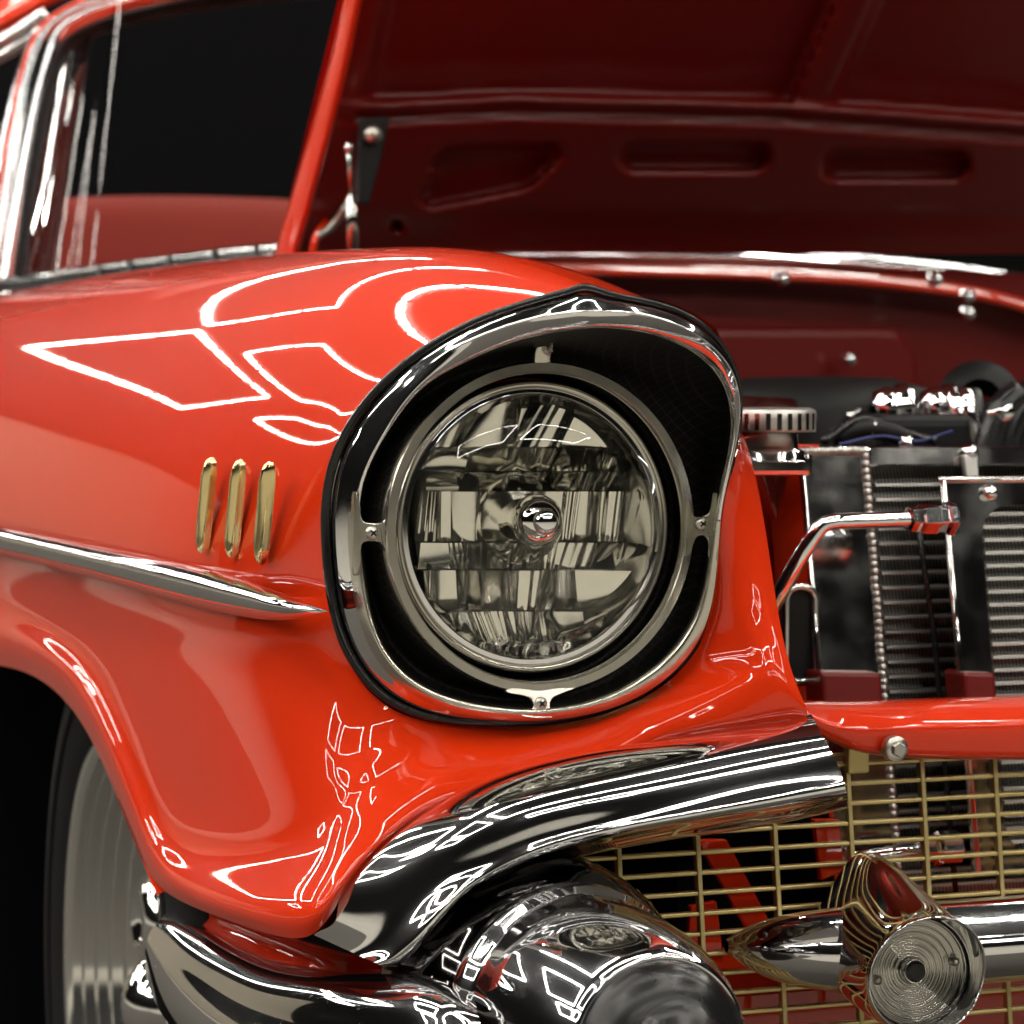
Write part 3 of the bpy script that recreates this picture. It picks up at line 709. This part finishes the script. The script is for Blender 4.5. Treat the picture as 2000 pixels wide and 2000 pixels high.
# core: flat tubes with zig-zag fins between
FIN = mat('radiator_fins', (.42, .41, .39), rough=.4, metal=0.0)
def fin_mat(m):
    N, L, b = nodes(m)
    tc = N.new('ShaderNodeTexCoord'); wv = N.new('ShaderNodeTexWave'); wv.inputs['Scale'].default_value = 105; wv.inputs['Distortion'].default_value = 1.2; wv.inputs['Detail'].default_value = 1
    mp = N.new('ShaderNodeMapping'); mp.inputs['Rotation'].default_value = (0, R(6), 0)
    rp = N.new('ShaderNodeValToRGB'); rp.color_ramp.elements[0].color = (.24, .235, .22, 1); rp.color_ramp.elements[1].color = (.88, .86, .82, 1)
    bp = N.new('ShaderNodeBump'); bp.inputs['Strength'].default_value = .3; bp.inputs['Distance'].default_value = .002
    L.new(tc.outputs['Object'], mp.inputs[0]); L.new(mp.outputs[0], wv.inputs['Vector']); L.new(wv.outputs['Fac'], rp.inputs[0]); L.new(rp.outputs[0], b.inputs['Base Color'])
    L.new(wv.outputs['Fac'], bp.inputs['Height']); L.new(bp.outputs[0], b.inputs['Normal'])
fin_mat(FIN)
quadp('radiator_core', [(1724, 905), (2300, 905), (2300, 1730), (1730, 1730)], RY+.025, .02, FIN, radi, 0)
v = 948.0
while v < 1725:
    a, b = PY(1724, v, RY+.018), PY(2300, v-10, RY+.018); b[2] = a[2]; b[1] = a[1]
    obj('core_tube', boxm((a+b)/2, b[0]-a[0], .014, .0022), ALUR, radi, smooth=False)
    v += 28.6
quadp('radiator_top_rail', [(1724, 874), (2300, 873), (2300, 911), (1724, 913)], RY-.004, .05, ALU, radi, .002)
# oil cooler frame with an oblong window
def roundrect(u0, v0, u1, v1, r, n=8):
    out = []
    for (cu, cv, a0) in ((u1-r, v0+r, -90), (u1-r, v1-r, 0), (u0+r, v1-r, 90), (u0+r, v0+r, 180)):
        for k in range(n+1):
            a = R(a0+90*k/n); out.append((cu+r*math.cos(a), cv+r*math.sin(a)))
    return out
CY = .150
def frame_with_hole(name, outer, hole, y, th, m, par):
    n = len(hole); c = np.mean(hole, 0)
    # outer sampled on rays through the hole's points
    O = []
    (u0, v0, u1, v1) = outer
    for h in hole:
        d = np.array(h)-c; ts = []
        for k, lim in ((0, (u0, u1)), (1, (v0, v1))):
            if abs(d[k]) > 1e-6: ts.append(((lim[1] if d[k] > 0 else lim[0])-c[k])/d[k])
        O.append(c+d*min(ts))
    rows = []
    for q in (O, [np.array(o)*.02+np.array(h)*.98 for o, h in zip(O, hole)], hole): rows.append([PY(p[0], p[1], y) for p in q])
    rows.append([PY(p[0], p[1], y+th) for p in hole])
    rows.insert(0, [PY(p[0], p[1], y+th) for p in O])
    return obj(name, gridmesh(np.array(rows), False, True), m, par, auto=30)
cool = frame_with_hole('oil_cooler', (1868, 938, 2420, 1700), roundrect(1936, 988, 2330, 1660, 60), CY, .03, ALU, radi)
obj('cooler_edge', tube([PY(1868, 938, CY), PY(1880, 1700, CY)], .0025, 8), ALU, radi)
obj('cooler_edge', tube([PY(1860, 938, CY), PY(2300, 936, CY)], .0025, 8), ALU, radi)
v = 1005.0
quadp('cooler_core', [(1930, 975), (2350, 975), (2350, 1670), (1930, 1670)], CY+.022, .012, FIN, radi, 0)
while v < 1660:
    a, b = PY(1932, v, CY+.014), PY(2350, v, CY+.014); b[2] = a[2]; b[1] = a[1]
    obj('core_tube', boxm((a+b)/2, b[0]-a[0], .012, .0026), ALUR, radi, smooth=False)
    v += 25.2
for (u, v) in ((1925, 884), (1958, 963)):
    obj('dome_bolt', lathe([(0, -.006), (.003, -.0055), (.0052, -.003), (.006, 0), (.006, .006)], PY(u, v, CY-.003 if v > 900 else RY-.008), (0, 1, 0), n=24), CHROME, radi)
quadp('rail_clip', [(1912, 890), (1940, 890), (1938, 938), (1914, 938)], RY-.012, .006, ALUR, radi, .001)
for (u0, u1) in ((1603, 1720), (1880, 1942)):
    quadp('radiator_foot', [(u0, 1312), (u1, 1314), (u1, 1400), (u0, 1400)], CY-.01 if u0 > 1700 else RY-.02, .03, RED_SHADE, radi, .003)
obj('capillary_wire', tube(spline([PY(1812, 1010, RY-.01), PY(1816, 1090, RY-.02), PY(1824, 1200, RY-.01), PY(1828, 1300, RY-.008), PY(1832, 1730, RY-.01)], 24), .0022, 8), RUBBER, radi)
# the whole radiator leans back a little at the top
for o in [radi]+list(radi.children):
    for vtx in o.data.vertices: vtx.co.y += (vtx.co.z-.655)*.15
# polished hard line with fitting
hl = spline([PY(1500, 1200, .16), PY(1528, 1150, .15), PY(1565, 1085, .14), PY(1600, 1033, .135), PY(1625, 1020, .133), PY(1660, 1018, .132), PY(1720, 1016, .132), PY(1790, 1013, .132)], 50)
line = obj('coolant_line', tube(hl, .0058, 18), CHROME, car)
fa = PY(1772, 1014, .132); fx = np.array([1., 0, .0])
obj('line_fitting', lathe([(.006, 0), (.0095, .001), (.0098, .006), (.0092, .009), (.0112, .011), (.0115, .022), (.0100, .024), (.0098, .030), (.0125, .031), (.013, .036), (.006, .038)], fa, fx, n=6, upv=(0, .3, 1)), CHROME, line, smooth=False, bevel=.0006)

# radiator cap and neck, expansion can
cap_c = PY(1500, 838, .21)
capo = obj('radiator_cap', lathe([(0, .016), (.030, .0155), (.034, .014), (.0355, .011), (.0355, .0), (.034, -.002), (.028, -.002)], cap_c, (0, 0, 1), n=64), ALUR, car, auto=40)
for k in range(28):
    a = 2*math.pi*k/28
    obj('cap_knurl', boxm(cap_c+X3(.0355*math.cos(a), .0355*math.sin(a), .0055), .0012, .0035, .012, [[math.cos(a), math.sin(a), 0], [-math.sin(a), math.cos(a), 0], [0, 0, 1]]), ALU, capo, smooth=False)
obj('cap_neck', lathe([(.022, -.002), (.022, -.014), (.027, -.016), (.027, -.022), (.030, -.024)], cap_c, (0, 0, 1), n=48), ALU, capo)
quadp('radiator_top_tank', [(1440, 880), (1590, 884), (1590, 930), (1440, 930)], RY+.0, .07, ALU, radi, .004)

# red inner panels beside and below the radiator
inn = obj('inner_fender_panel', prism([PY(u, v, .28) for u, v in ((1380, 868), (1600, 868), (1606, 1400), (1380, 1400))], (0, .01, 0)), RED, car, smooth=False)
obj('panel_brace', prism([PY(u, v, .262) for u, v in ((1478, 900), (1505, 900), (1550, 1030), (1542, 1060), (1528, 1050))], (0, .012, 0)), RED, inn, smooth=False, bevel=.002)
obj('panel_brace', prism([PY(u, v, .262) for u, v in ((1570, 900), (1592, 900), (1560, 1040), (1545, 1062), (1540, 1030))], (0, .012, 0)), RED, inn, smooth=False, bevel=.002)
hn = roundrect(1535, 1146, 1592, 1332, 26)
obj('panel_grommet', prism([PY(u, v, .205) for u, v in hn], (0, .02, 0)), BLACK, inn, smooth=True, bevel=.003, auto=40)
obj('grommet_rim', tube([PY(u, v, .203) for u, v in hn], .003, 8, closed=True), ALU, inn)
obj('lower_valance', boxm((.62, .20, .33), 1.3, .02, .20), RED, car, smooth=False)
obj('valance_pan', boxm((.55, .12, .44), 1.3, .16, .01), RED, car, smooth=False)
for pts in ([(1362, 1640), (1420, 1640), (1520, 1830), (1480, 1850)], [(1590, 1600), (1640, 1600), (1650, 1700), (1605, 1720)], [(1350, 1770), (1400, 1760), (1415, 1880), (1340, 1880)]):
    quadp('grille_brace', pts, .10, .006, RED, car, .001)
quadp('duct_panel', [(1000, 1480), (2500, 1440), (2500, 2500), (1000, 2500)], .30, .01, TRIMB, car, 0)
obj('lower_pipe', tube([PY(1660, 1680, .12), PY(1830, 1655, .12)], .0055, 14), CHROME, car)
obj('pipe_fitting', lathe([(.004, 0), (.011, .002), (.011, .012), (.013, .014), (.013, .03), (.006, .032)], PY(1795, 1660, .12), (1, 0, 0), n=8), CHROME, car, smooth=False, bevel=.0006)

# ---- engine bay ---------------------------------------------------
eng = obj('engine_air_cleaner', lathe([(0, .03), (.07, .028), (.105, .018), (.115, .0), (.115, -.06)], PY(1585, 800, .62)+X3(0, 0, .0), (0, 0, 1), n=64), BLACK, car)
obj('air_cleaner_lid', lathe([(.0, .012), (.05, .010), (.06, .0)], PY(1440, 800, .55), (0, 0, 1), n=40), ALU, car)
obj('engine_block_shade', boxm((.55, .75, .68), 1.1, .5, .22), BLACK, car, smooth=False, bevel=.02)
rod = obj('fuel_rail', tube([PY(1740, 797, .50), PY(1850, 795, .50)], .0075, 14), CHROME, car)
for u in (1742, 1835):
    c = PY(u, 797, .49)
    obj('rail_end', lathe([(.006, -.018), (.016, -.014), (.019, -.004), (.017, .004), (.020, .008), (.020, .014), (.008, .018)], c, (1, 0, .1), n=22), CHROME, rod)
for k, (u, du) in enumerate(((1862, 26), (1880, 28), (1896, 24))):
    obj('chrome_hose', tube(spline([PY(u, 772, .46), PY(u+8, 800, .45), PY(u+du*.7, 850, .45), PY(u+du, 900, .46)], 16), [.0075, .010, .010, .0065][k % 3], 12), CHROME if k < 2 else RUBBER, rod)
hoses = [[(1990, 770), (1955, 800), (1935, 850), (1925, 900)], [(2020, 760), (1985, 810), (1965, 860), (1960, 900)], [(2030, 800), (2000, 850), (1990, 900)]]
for h in hoses:
    obj('rubber_hose', tube(spline([PY(u, v, .44) for u, v in h], 16), .013, 12), RUBBER, car)
obj('throttle_body', lathe([(.0, 0), (.035, .0), (.038, .004), (.038, .035), (.02, .04)], PY(1905, 800, .60), (-.4, -.9, .2), n=32), BLACK, car)
obj('hose_clamp', lathe([(.0135, -.006), (.0145, -.005), (.0145, .005), (.0135, .006)], PY(1952, 806, .44), (-.35, 0, .93), n=24), CHROME, car)
obj('alternator_cover', boxm(PY(1780, 850, .40), .09, .05, .035), BLACK, car, smooth=False, bevel=.01, segs=3)
obj('belt_cover', tube(spline([PY(1630, 855, .36), PY(1680, 838, .36), PY(1740, 845, .36), PY(1790, 872, .36)], 20), .008, 10), BLACK, car)

# ---- firewall, cowl, windscreen -----------------------------------
fw = obj('firewall', (np.array([PY(1000, 500, 1.2), PY(2200, 540, 1.2), PY(2200, 1300, 1.2), PY(1000, 1300, 1.2)]), [(0, 1, 2, 3)]), RED_SHADE, car, smooth=False)
quadp('firewall_step', [(1200, 640), (1760, 640), (1800, 700), (1800, 900), (1200, 900)], 1.13, .02, RED_SHADE, fw, .01)
for (u, v) in ((1893, 612), (1893, 578), (1530, 545), (1830, 545), (1660, 702)):
    obj('firewall_bolt', lathe([(0, -.006), (.005, -.005), (.0075, -.001), (.0075, .01)], PY(u, v, 1.10), (0, 1, 0), n=16), CHROME, fw)
cw = [(900, 500), (1100, 499), (1300, 503), (1500, 508), (1700, 520), (1850, 537), (1940, 552), (2010, 572), (2080, 600)]
cwr = [[PY(u, v+4, 1.285) for u, v in cw], [PY(u, v+6, 1.25) for u, v in cw], [PY(u, v+14, 1.17) for u, v in cw], [PY(u, v+30, 1.145) for u, v in cw], [PY(u, v+40, 1.15) for u, v in cw], [PY(u, v+44, 1.18) for u, v in cw]]
cowl = obj('cowl_panel', bsurf(np.array(cwr), 24, 80), RED, car)
ct = [(900, 492), (1100, 489), (1300, 493), (1500, 497), (1700, 509), (1850, 524), (1935, 536), (2000, 548), (2070, 570)]
ctr = [[PY(u, v-14, 1.34) for u, v in ct], [PY(u, v-12, 1.31) for u, v in ct], [PY(u, v-3, 1.295) for u, v in ct], [PY(u, v+7, 1.285) for u, v in ct], [PY(u, v+12, 1.29) for u, v in ct]]
obj('windscreen_base_trim', bsurf(np.array(ctr), 16, 80), CHROME, car)
# left end of the trim, seen over the fender
ct2 = [(-60, 572), (20, 562), (90, 551), (160, 541), (260, 528), (360, 515), (460, 503), (560, 494), (700, 485)]
ct2r = [[PY(u, v-22, 1.50) for u, v in ct2], [PY(u, v-20, 1.47) for u, v in ct2], [PY(u, v-10, 1.455) for u, v in ct2], [PY(u, v+2, 1.45) for u, v in ct2], [PY(u, v+14, 1.44) for u, v in ct2], [PY(u, v+22, 1.45) for u, v in ct2]]
wtrim = obj('windscreen_trim', bsurf(np.array(ct2r), 24, 90), CHROME, car)
for u in (195, 255, 330, 420, 500):
    i = u; vv = np.interp(u, [p[0] for p in ct2], [p[1] for p in ct2])
    obj('trim_joint', boxm(PY(u, vv-8, 1.452), .004, .012, .012), BLACK, wtrim, smooth=False)
# A-pillar
pp = [(2, 600), (8, 540), (22, 430), (36, 330), (52, 235), (72, 150), (100, 78), (150, 40), (240, 8), (420, -28), (640, -50)]
def pil(off, dy, r, flat, m, nm, par, ds=0):
    pts = []
    for k, (u, v) in enumerate(pp):
        a = np.array(pp[max(0, k-1)], float); b = np.array(pp[min(len(pp)-1, k+1)], float); t = (b-a)/np.linalg.norm(b-a)
        n = np.array([-t[1], t[0]])           # to the right of the way up
        p = np.array([u, v], float)+n*off
        pts.append(PY(p[0], p[1], 1.50+.10*(600-v)/650+dy))
    return obj(nm, tube(spline(pts, 70), r, 14, flat=flat, upv=(.25, 1, .1)), m, par)
pillar = pil(0, 0, .0115, .35, DCHROME, 'windscreen_pillar', car)
pil(20, .01, .009, 1, BLACK, 'pillar_seal', pillar)
pil(32, .02, .007, 1, RUBBER, 'pillar_seal', pillar)
pil(-18, -.002, .005, .5, DCHROME, 'pillar_bead', pillar)
pil(-30, .01, .0035, 1, RED, 'body_pillar', pillar)
# windscreen glass, wrapping round at the pillar
wg = []
for f in np.linspace(0, 1, 7):
    row = []
    for (u, v, y) in ((20, 560, 1.56), (40, 550, 1.50), (75, 545, 1.46), (130, 535, 1.43), (260, 520, 1.41), (600, 490, 1.39), (1200, 480, 1.37)):
        ut = {20: 105, 40: 125, 75: 150, 130: 200, 260: 330, 600: 640, 1200: 1200}[u]; vt = {20: 60, 40: 45, 75: 30, 130: 12, 260: -10, 600: -40, 1200: -60}[u]
        row.append(PY(u+(ut-u)*f, v+(vt-v)*f, y+.06+.10*f))
    wg.append(row)
obj('windscreen_glass', bsurf(np.array(wg), 30, 60), WGLASS, car)
# roof corner and side window frame
rf = [[PY(u, v, 1.72) for u, v in ((-120, 130), (-10, 70), (60, 30), (110, 5), (180, -30))], [PY(u, v, 1.70) for u, v in ((-120, 105), (-10, 40), (50, 8), (100, -20), (170, -60))], [PY(u, v, 1.80) for u, v in ((-120, 60), (-10, 0), (50, -35), (100, -60), (170, -100))]]
roof = obj('roof', bsurf(np.array(rf), 16, 40), RED, car)
for off, r in ((0, .010), (26, .008)):
    obj('roof_gutter', tube(spline([PY(-60, 115+off, 1.68), PY(-5, 86+off, 1.68), PY(50, 56+off, 1.67), PY(92, 28+off*.6, 1.66)], 20), r, 12), CHROME, roof)
obj('vent_window_frame', tube(spline([PY(70, 70, 1.66), PY(30, 200, 1.64), PY(8, 330, 1.62), PY(-8, 540, 1.60)], 24), .008, 10), BLACK, roof)
obj('vent_window_bead', tube(spline([PY(58, 95, 1.65), PY(18, 225, 1.63), PY(-6, 360, 1.61), PY(-20, 540, 1.60)], 24), .004, 10), CHROME, roof)
# cabin: dark interior, red dash, inner pillar
quadp('cabin_back', [(-300, -300), (1400, -300), (1400, 700), (-300, 700)], 2.7, .02, TRIMB, car, 0)
quadp('cabin_floor_shade', [(-200, 600), (1300, 600), (1300, 900), (-200, 900)], 1.62, .02, TRIMB, car, 0)
ds = [[PY(u, v, 2.05) for u, v in ((90, 388), (250, 381), (430, 383), (620, 392), (900, 405))], [PY(u, v+5, 2.0) for u, v in ((90, 388), (250, 381), (430, 383), (620, 392), (900, 405))],
      [PY(u, v+60, 1.96) for u, v in ((90, 388), (250, 381), (430, 383), (620, 392), (900, 405))], [PY(u, v+190, 1.9) for u, v in ((90, 388), (250, 381), (430, 383), (620, 392), (900, 405))]]
obj('seat_back', bsurf(np.array(ds), 20, 40), REDIN, car)
quadp('inner_pillar', [(52, 560), (64, 430), (84, 310), (118, 210), (168, 120), (150, 220), (132, 330), (124, 440), (112, 560)], 1.78, .02, REDIN, car, .002)

# ---- hood, raised ---------------------------------------------------
H0 = X3(0, 1.15, .99); HD = X3(0, -.739, .674); HN = X3(0, -.674, -.739)
def HP(u, v, off=0.0):
    d = ray(u, v); t = ((H0+HN*off-CAM) @ HN)/(d @ HN); return CAM+d*t
def edge_u(v): return lin(v, [-1900, -260, 0, 120, 250, 400, 500], [1150, 770, 692, 668, 636, 596, 568])
nu_, nv_ = 150, 110
G = np.zeros((nv_, nu_, 3))
def sstep(x, a, b):
    t = min(1, max(0, (x-a)/(b-a))); return t*t*(3-2*t)
def sd_box(u, v, cu, cv, hu, hv, r, sh=0.0):
    x = abs(u-cu-sh*(v-cv))-hu+r; y = abs(v-cv)-hv+r
    return math.hypot(max(x, 0), max(y, 0))+min(max(x, y), 0)-r
for i in range(nv_):
    v = -260+(496+260)*(i-12)/(nv_-13) if i >= 12 else -260-1640*((12-i)/12)**1.5
    for j in range(nu_):
        e = edge_u(v)+14
        u = e+(2300-e)*j/(nu_-1)
        vr = lin(u, [600, 760, 1000, 1500, 2000, 2300], [192, 196, 184, 196, 232, 255])   # step between skin and inner panel
        off = -.034+.034*sstep(v, vr-9, vr+9)
        if v > vr: off -= .010*sstep(v, vr+14, vr+26)*(1-sstep(v, vr+34, vr+50))
        # border rail on the left and diagonal rib
        off = max(off, -.034+.030*(1-sstep(u-edge_u(v), 50, 75)))
        ur = lin(v, [-1900, -260, 0, 250], [2000, 1745, 1672, 1560])
        off = max(off, -.034+.026*(1-sstep(abs(u-ur), 30, 48))*(1-sstep(v, 245, 275)))
        for (cu, cv, hu, hv, r, sh, sk) in ((960, 331, 120, 50, 34, -.55, 1), (1358, 306, 142, 26, 24, -.2, 0), (1750, 322, 138, 28, 25, -.2, 0), (2140, 352, 120, 30, 26, -.2, 0)):
            vv = v
            if sk: vv = v+ (u-cu)*.20*(1 if v > cv else .0)
            d = sd_box(u, vv, cu, cv, hu, hv, r, sh)
            off -= .022*(1-sstep(d, -9, 6))
        d = math.hypot(u-775, v-441); off -= .02*(1-sstep(d, 7, 14))
        off -= .006*sstep(v, 400, 470)
        G[i, j] = HP(u, v, off)
hood = obj('hood', gridmesh(G), RED_SHADE, car)
# outer skin edge: bright flange down the side
ev = np.concatenate([np.linspace(-1900, -300, 12), np.linspace(-260, 500, 40)])
fl_rows = [[HP(edge_u(v)-14-18*sstep(v, -260, 500), v, -.055) for v in ev], [HP(edge_u(v)-20-14*sstep(v, -260, 500), v, -.03) for v in ev], [HP(edge_u(v)-6, v, -.006) for v in ev], [HP(edge_u(v)+4, v, .002) for v in ev], [HP(edge_u(v)+16, v, .0) for v in ev], [HP(edge_u(v)+20, v, -.02) for v in ev]]
obj('hood_flange', bsurf(np.array(fl_rows), 24, 60), RED, hood)
hs = [[p+(-HN)*(.062) for p in row] for row in [G[0], G[nv_//2], G[-1]]]
obj('hood_skin', bsurf(np.array(hs), 8, 12), RED, hood)
# gas strut and hinge bracket
strut = obj('gas_strut', tube([HP(682, 292, .03), PY(688, 385, 1.02)], .0028, 12), ALU, hood)
obj('strut_body', tube([PY(688, 380, 1.02), PY(690, 520, 1.04)], .0058, 14), ALU, hood)
obj('strut_ball', lathe([(0, -.005), (.004, -.004), (.005, 0), (.004, .004), (0, .005)], HP(682, 288, .03), (0, 0, 1), n=16), CHROME, hood)
quadp('strut_bracket', [(706, 232), (762, 228), (748, 300), (722, 400), (700, 395), (700, 300)], .99, .01, BLACK, hood, .002)
obj('bracket_bolt', lathe([(0, -.008), (.007, -.006), (.009, 0), (.009, .008)], PY(731, 262, .98), (0, 1, 0), n=16), STEEL, hood)
obj('hinge_arm', tube(spline([PY(618, 462, 1.10), PY(650, 440, 1.10), PY(675, 405, 1.09), PY(690, 380, 1.09)], 14), .004, 8), STEEL, hood)
obj('hinge_arm', tube(spline([PY(610, 500, 1.10), PY(618, 462, 1.10), PY(640, 430, 1.12)], 14), .004, 8), RED, hood)

# ---- front wheel --------------------------------------------------
WC = PX(268, 1965, -.115); st = R(-2.2)
wax = np.array([-math.cos(st), -math.sin(st), 0.0])     # outward axle
tyre_prof = []
for a in np.linspace(-150, 150, 31):
    ar = R(a)
    tyre_prof.append((.268+.062*math.cos(ar)*(1.0 if abs(a) < 60 else 1.05), -.075+.10*math.sin(ar)))
RIMM = mat('polished_rim', (.84, .83, .80), rough=.10, metal=.92)
rimp = [(.214, -.17), (.216, -.02), (.218, .012), (.222, .018), (.219, .022), (.213, .020)]
for k, (r, h) in enumerate([(.209, .016), (.2085, .008), (.203, .0065), (.2022, -.002), (.197, -.004), (.1962, -.013), (.190, -.0155), (.189, -.025), (.182, -.028), (.181, -.038), (.173, -.0415), (.172, -.052), (.163, -.056), (.162, -.066), (.150, -.070)]):
    rimp += [(r, h), (r-.0006, h-.0004)]
rimp += [(.140, -.080), (.10, -.082), (.06, -.075), (.055, -.05), (.03, -.042), (.0, -.04)]
wheel = obj('front_wheel', lathe(rimp, WC, wax, n=140), RIMM, car, auto=75)
obj('tyre', lathe([(.216, .006), (.228, .016), (.250, .026), (.285, .028), (.312, .018), (.326, .0), (.330, -.03), (.330, -.12), (.32, -.16), (.28, -.18), (.22, -.17)], WC, wax, n=120), RUBBERT, wheel)
obj('tyre_bead_line', lathe([(.262, .0278), (.264, .030), (.268, .030), (.270, .0285)], WC, wax, n=120), RUBBERT, wheel)
for k in range(5):
    a = 2*math.pi*k/5+.12
    c = WC+wax*(-.075)+np.array([0, 0, 1])*.118*math.cos(a)+np.array([-wax[1], wax[0], 0])*.118*math.sin(a)
    obj('wheel_boss', lathe([(.046, 0), (.045, .03), (.040, .045), (.030, .052), (.022, .054), (.018, .048), (0, .046)], c, wax, n=40), CHROME, wheel)
obj('hub_cap', lathe([(.045, -.06), (.043, -.02), (.036, -.004), (.024, .006), (.012, .012), (0, .013)], WC, wax, n=40), CHROME, wheel)

# ---- small engine-bay plumbing --------------------------------------
BLUEW = mat('blue_wire', (.02, .03, .14), rough=.4)
for (pts, r, m) in (([(1610, 862, .34), (1680, 820, .36), (1760, 842, .36), (1830, 862, .34)], .0035, RUBBER), ([(1640, 868, .33), (1720, 852, .33), (1790, 862, .33), (1860, 842, .36)], .0013, BLUEW),
                    ([(1460, 790, .70), (1560, 812, .60), (1660, 800, .55), (1740, 815, .52)], .005, RUBBER), ([(1660, 815, .5), (1700, 790, .52), (1735, 800, .5)], .004, ALU), ([(1905, 780, .5), (1950, 800, .46), (1975, 840, .44), (1980, 890, .44)], .006, CHROME)):
    obj('engine_wire', tube(spline([PY(*q) for q in pts], 24), r, 8), m, car)
for (u, v, y) in ((1700, 838, .36), (1845, 820, .45), (1950, 830, .44), (1770, 868, .33)):
    obj('line_clip', lathe([(.005, -.004), (.0075, -.003), (.0075, .003), (.005, .004)], PY(u, v, y), (.9, 0, .3), n=16), CHROME, car)
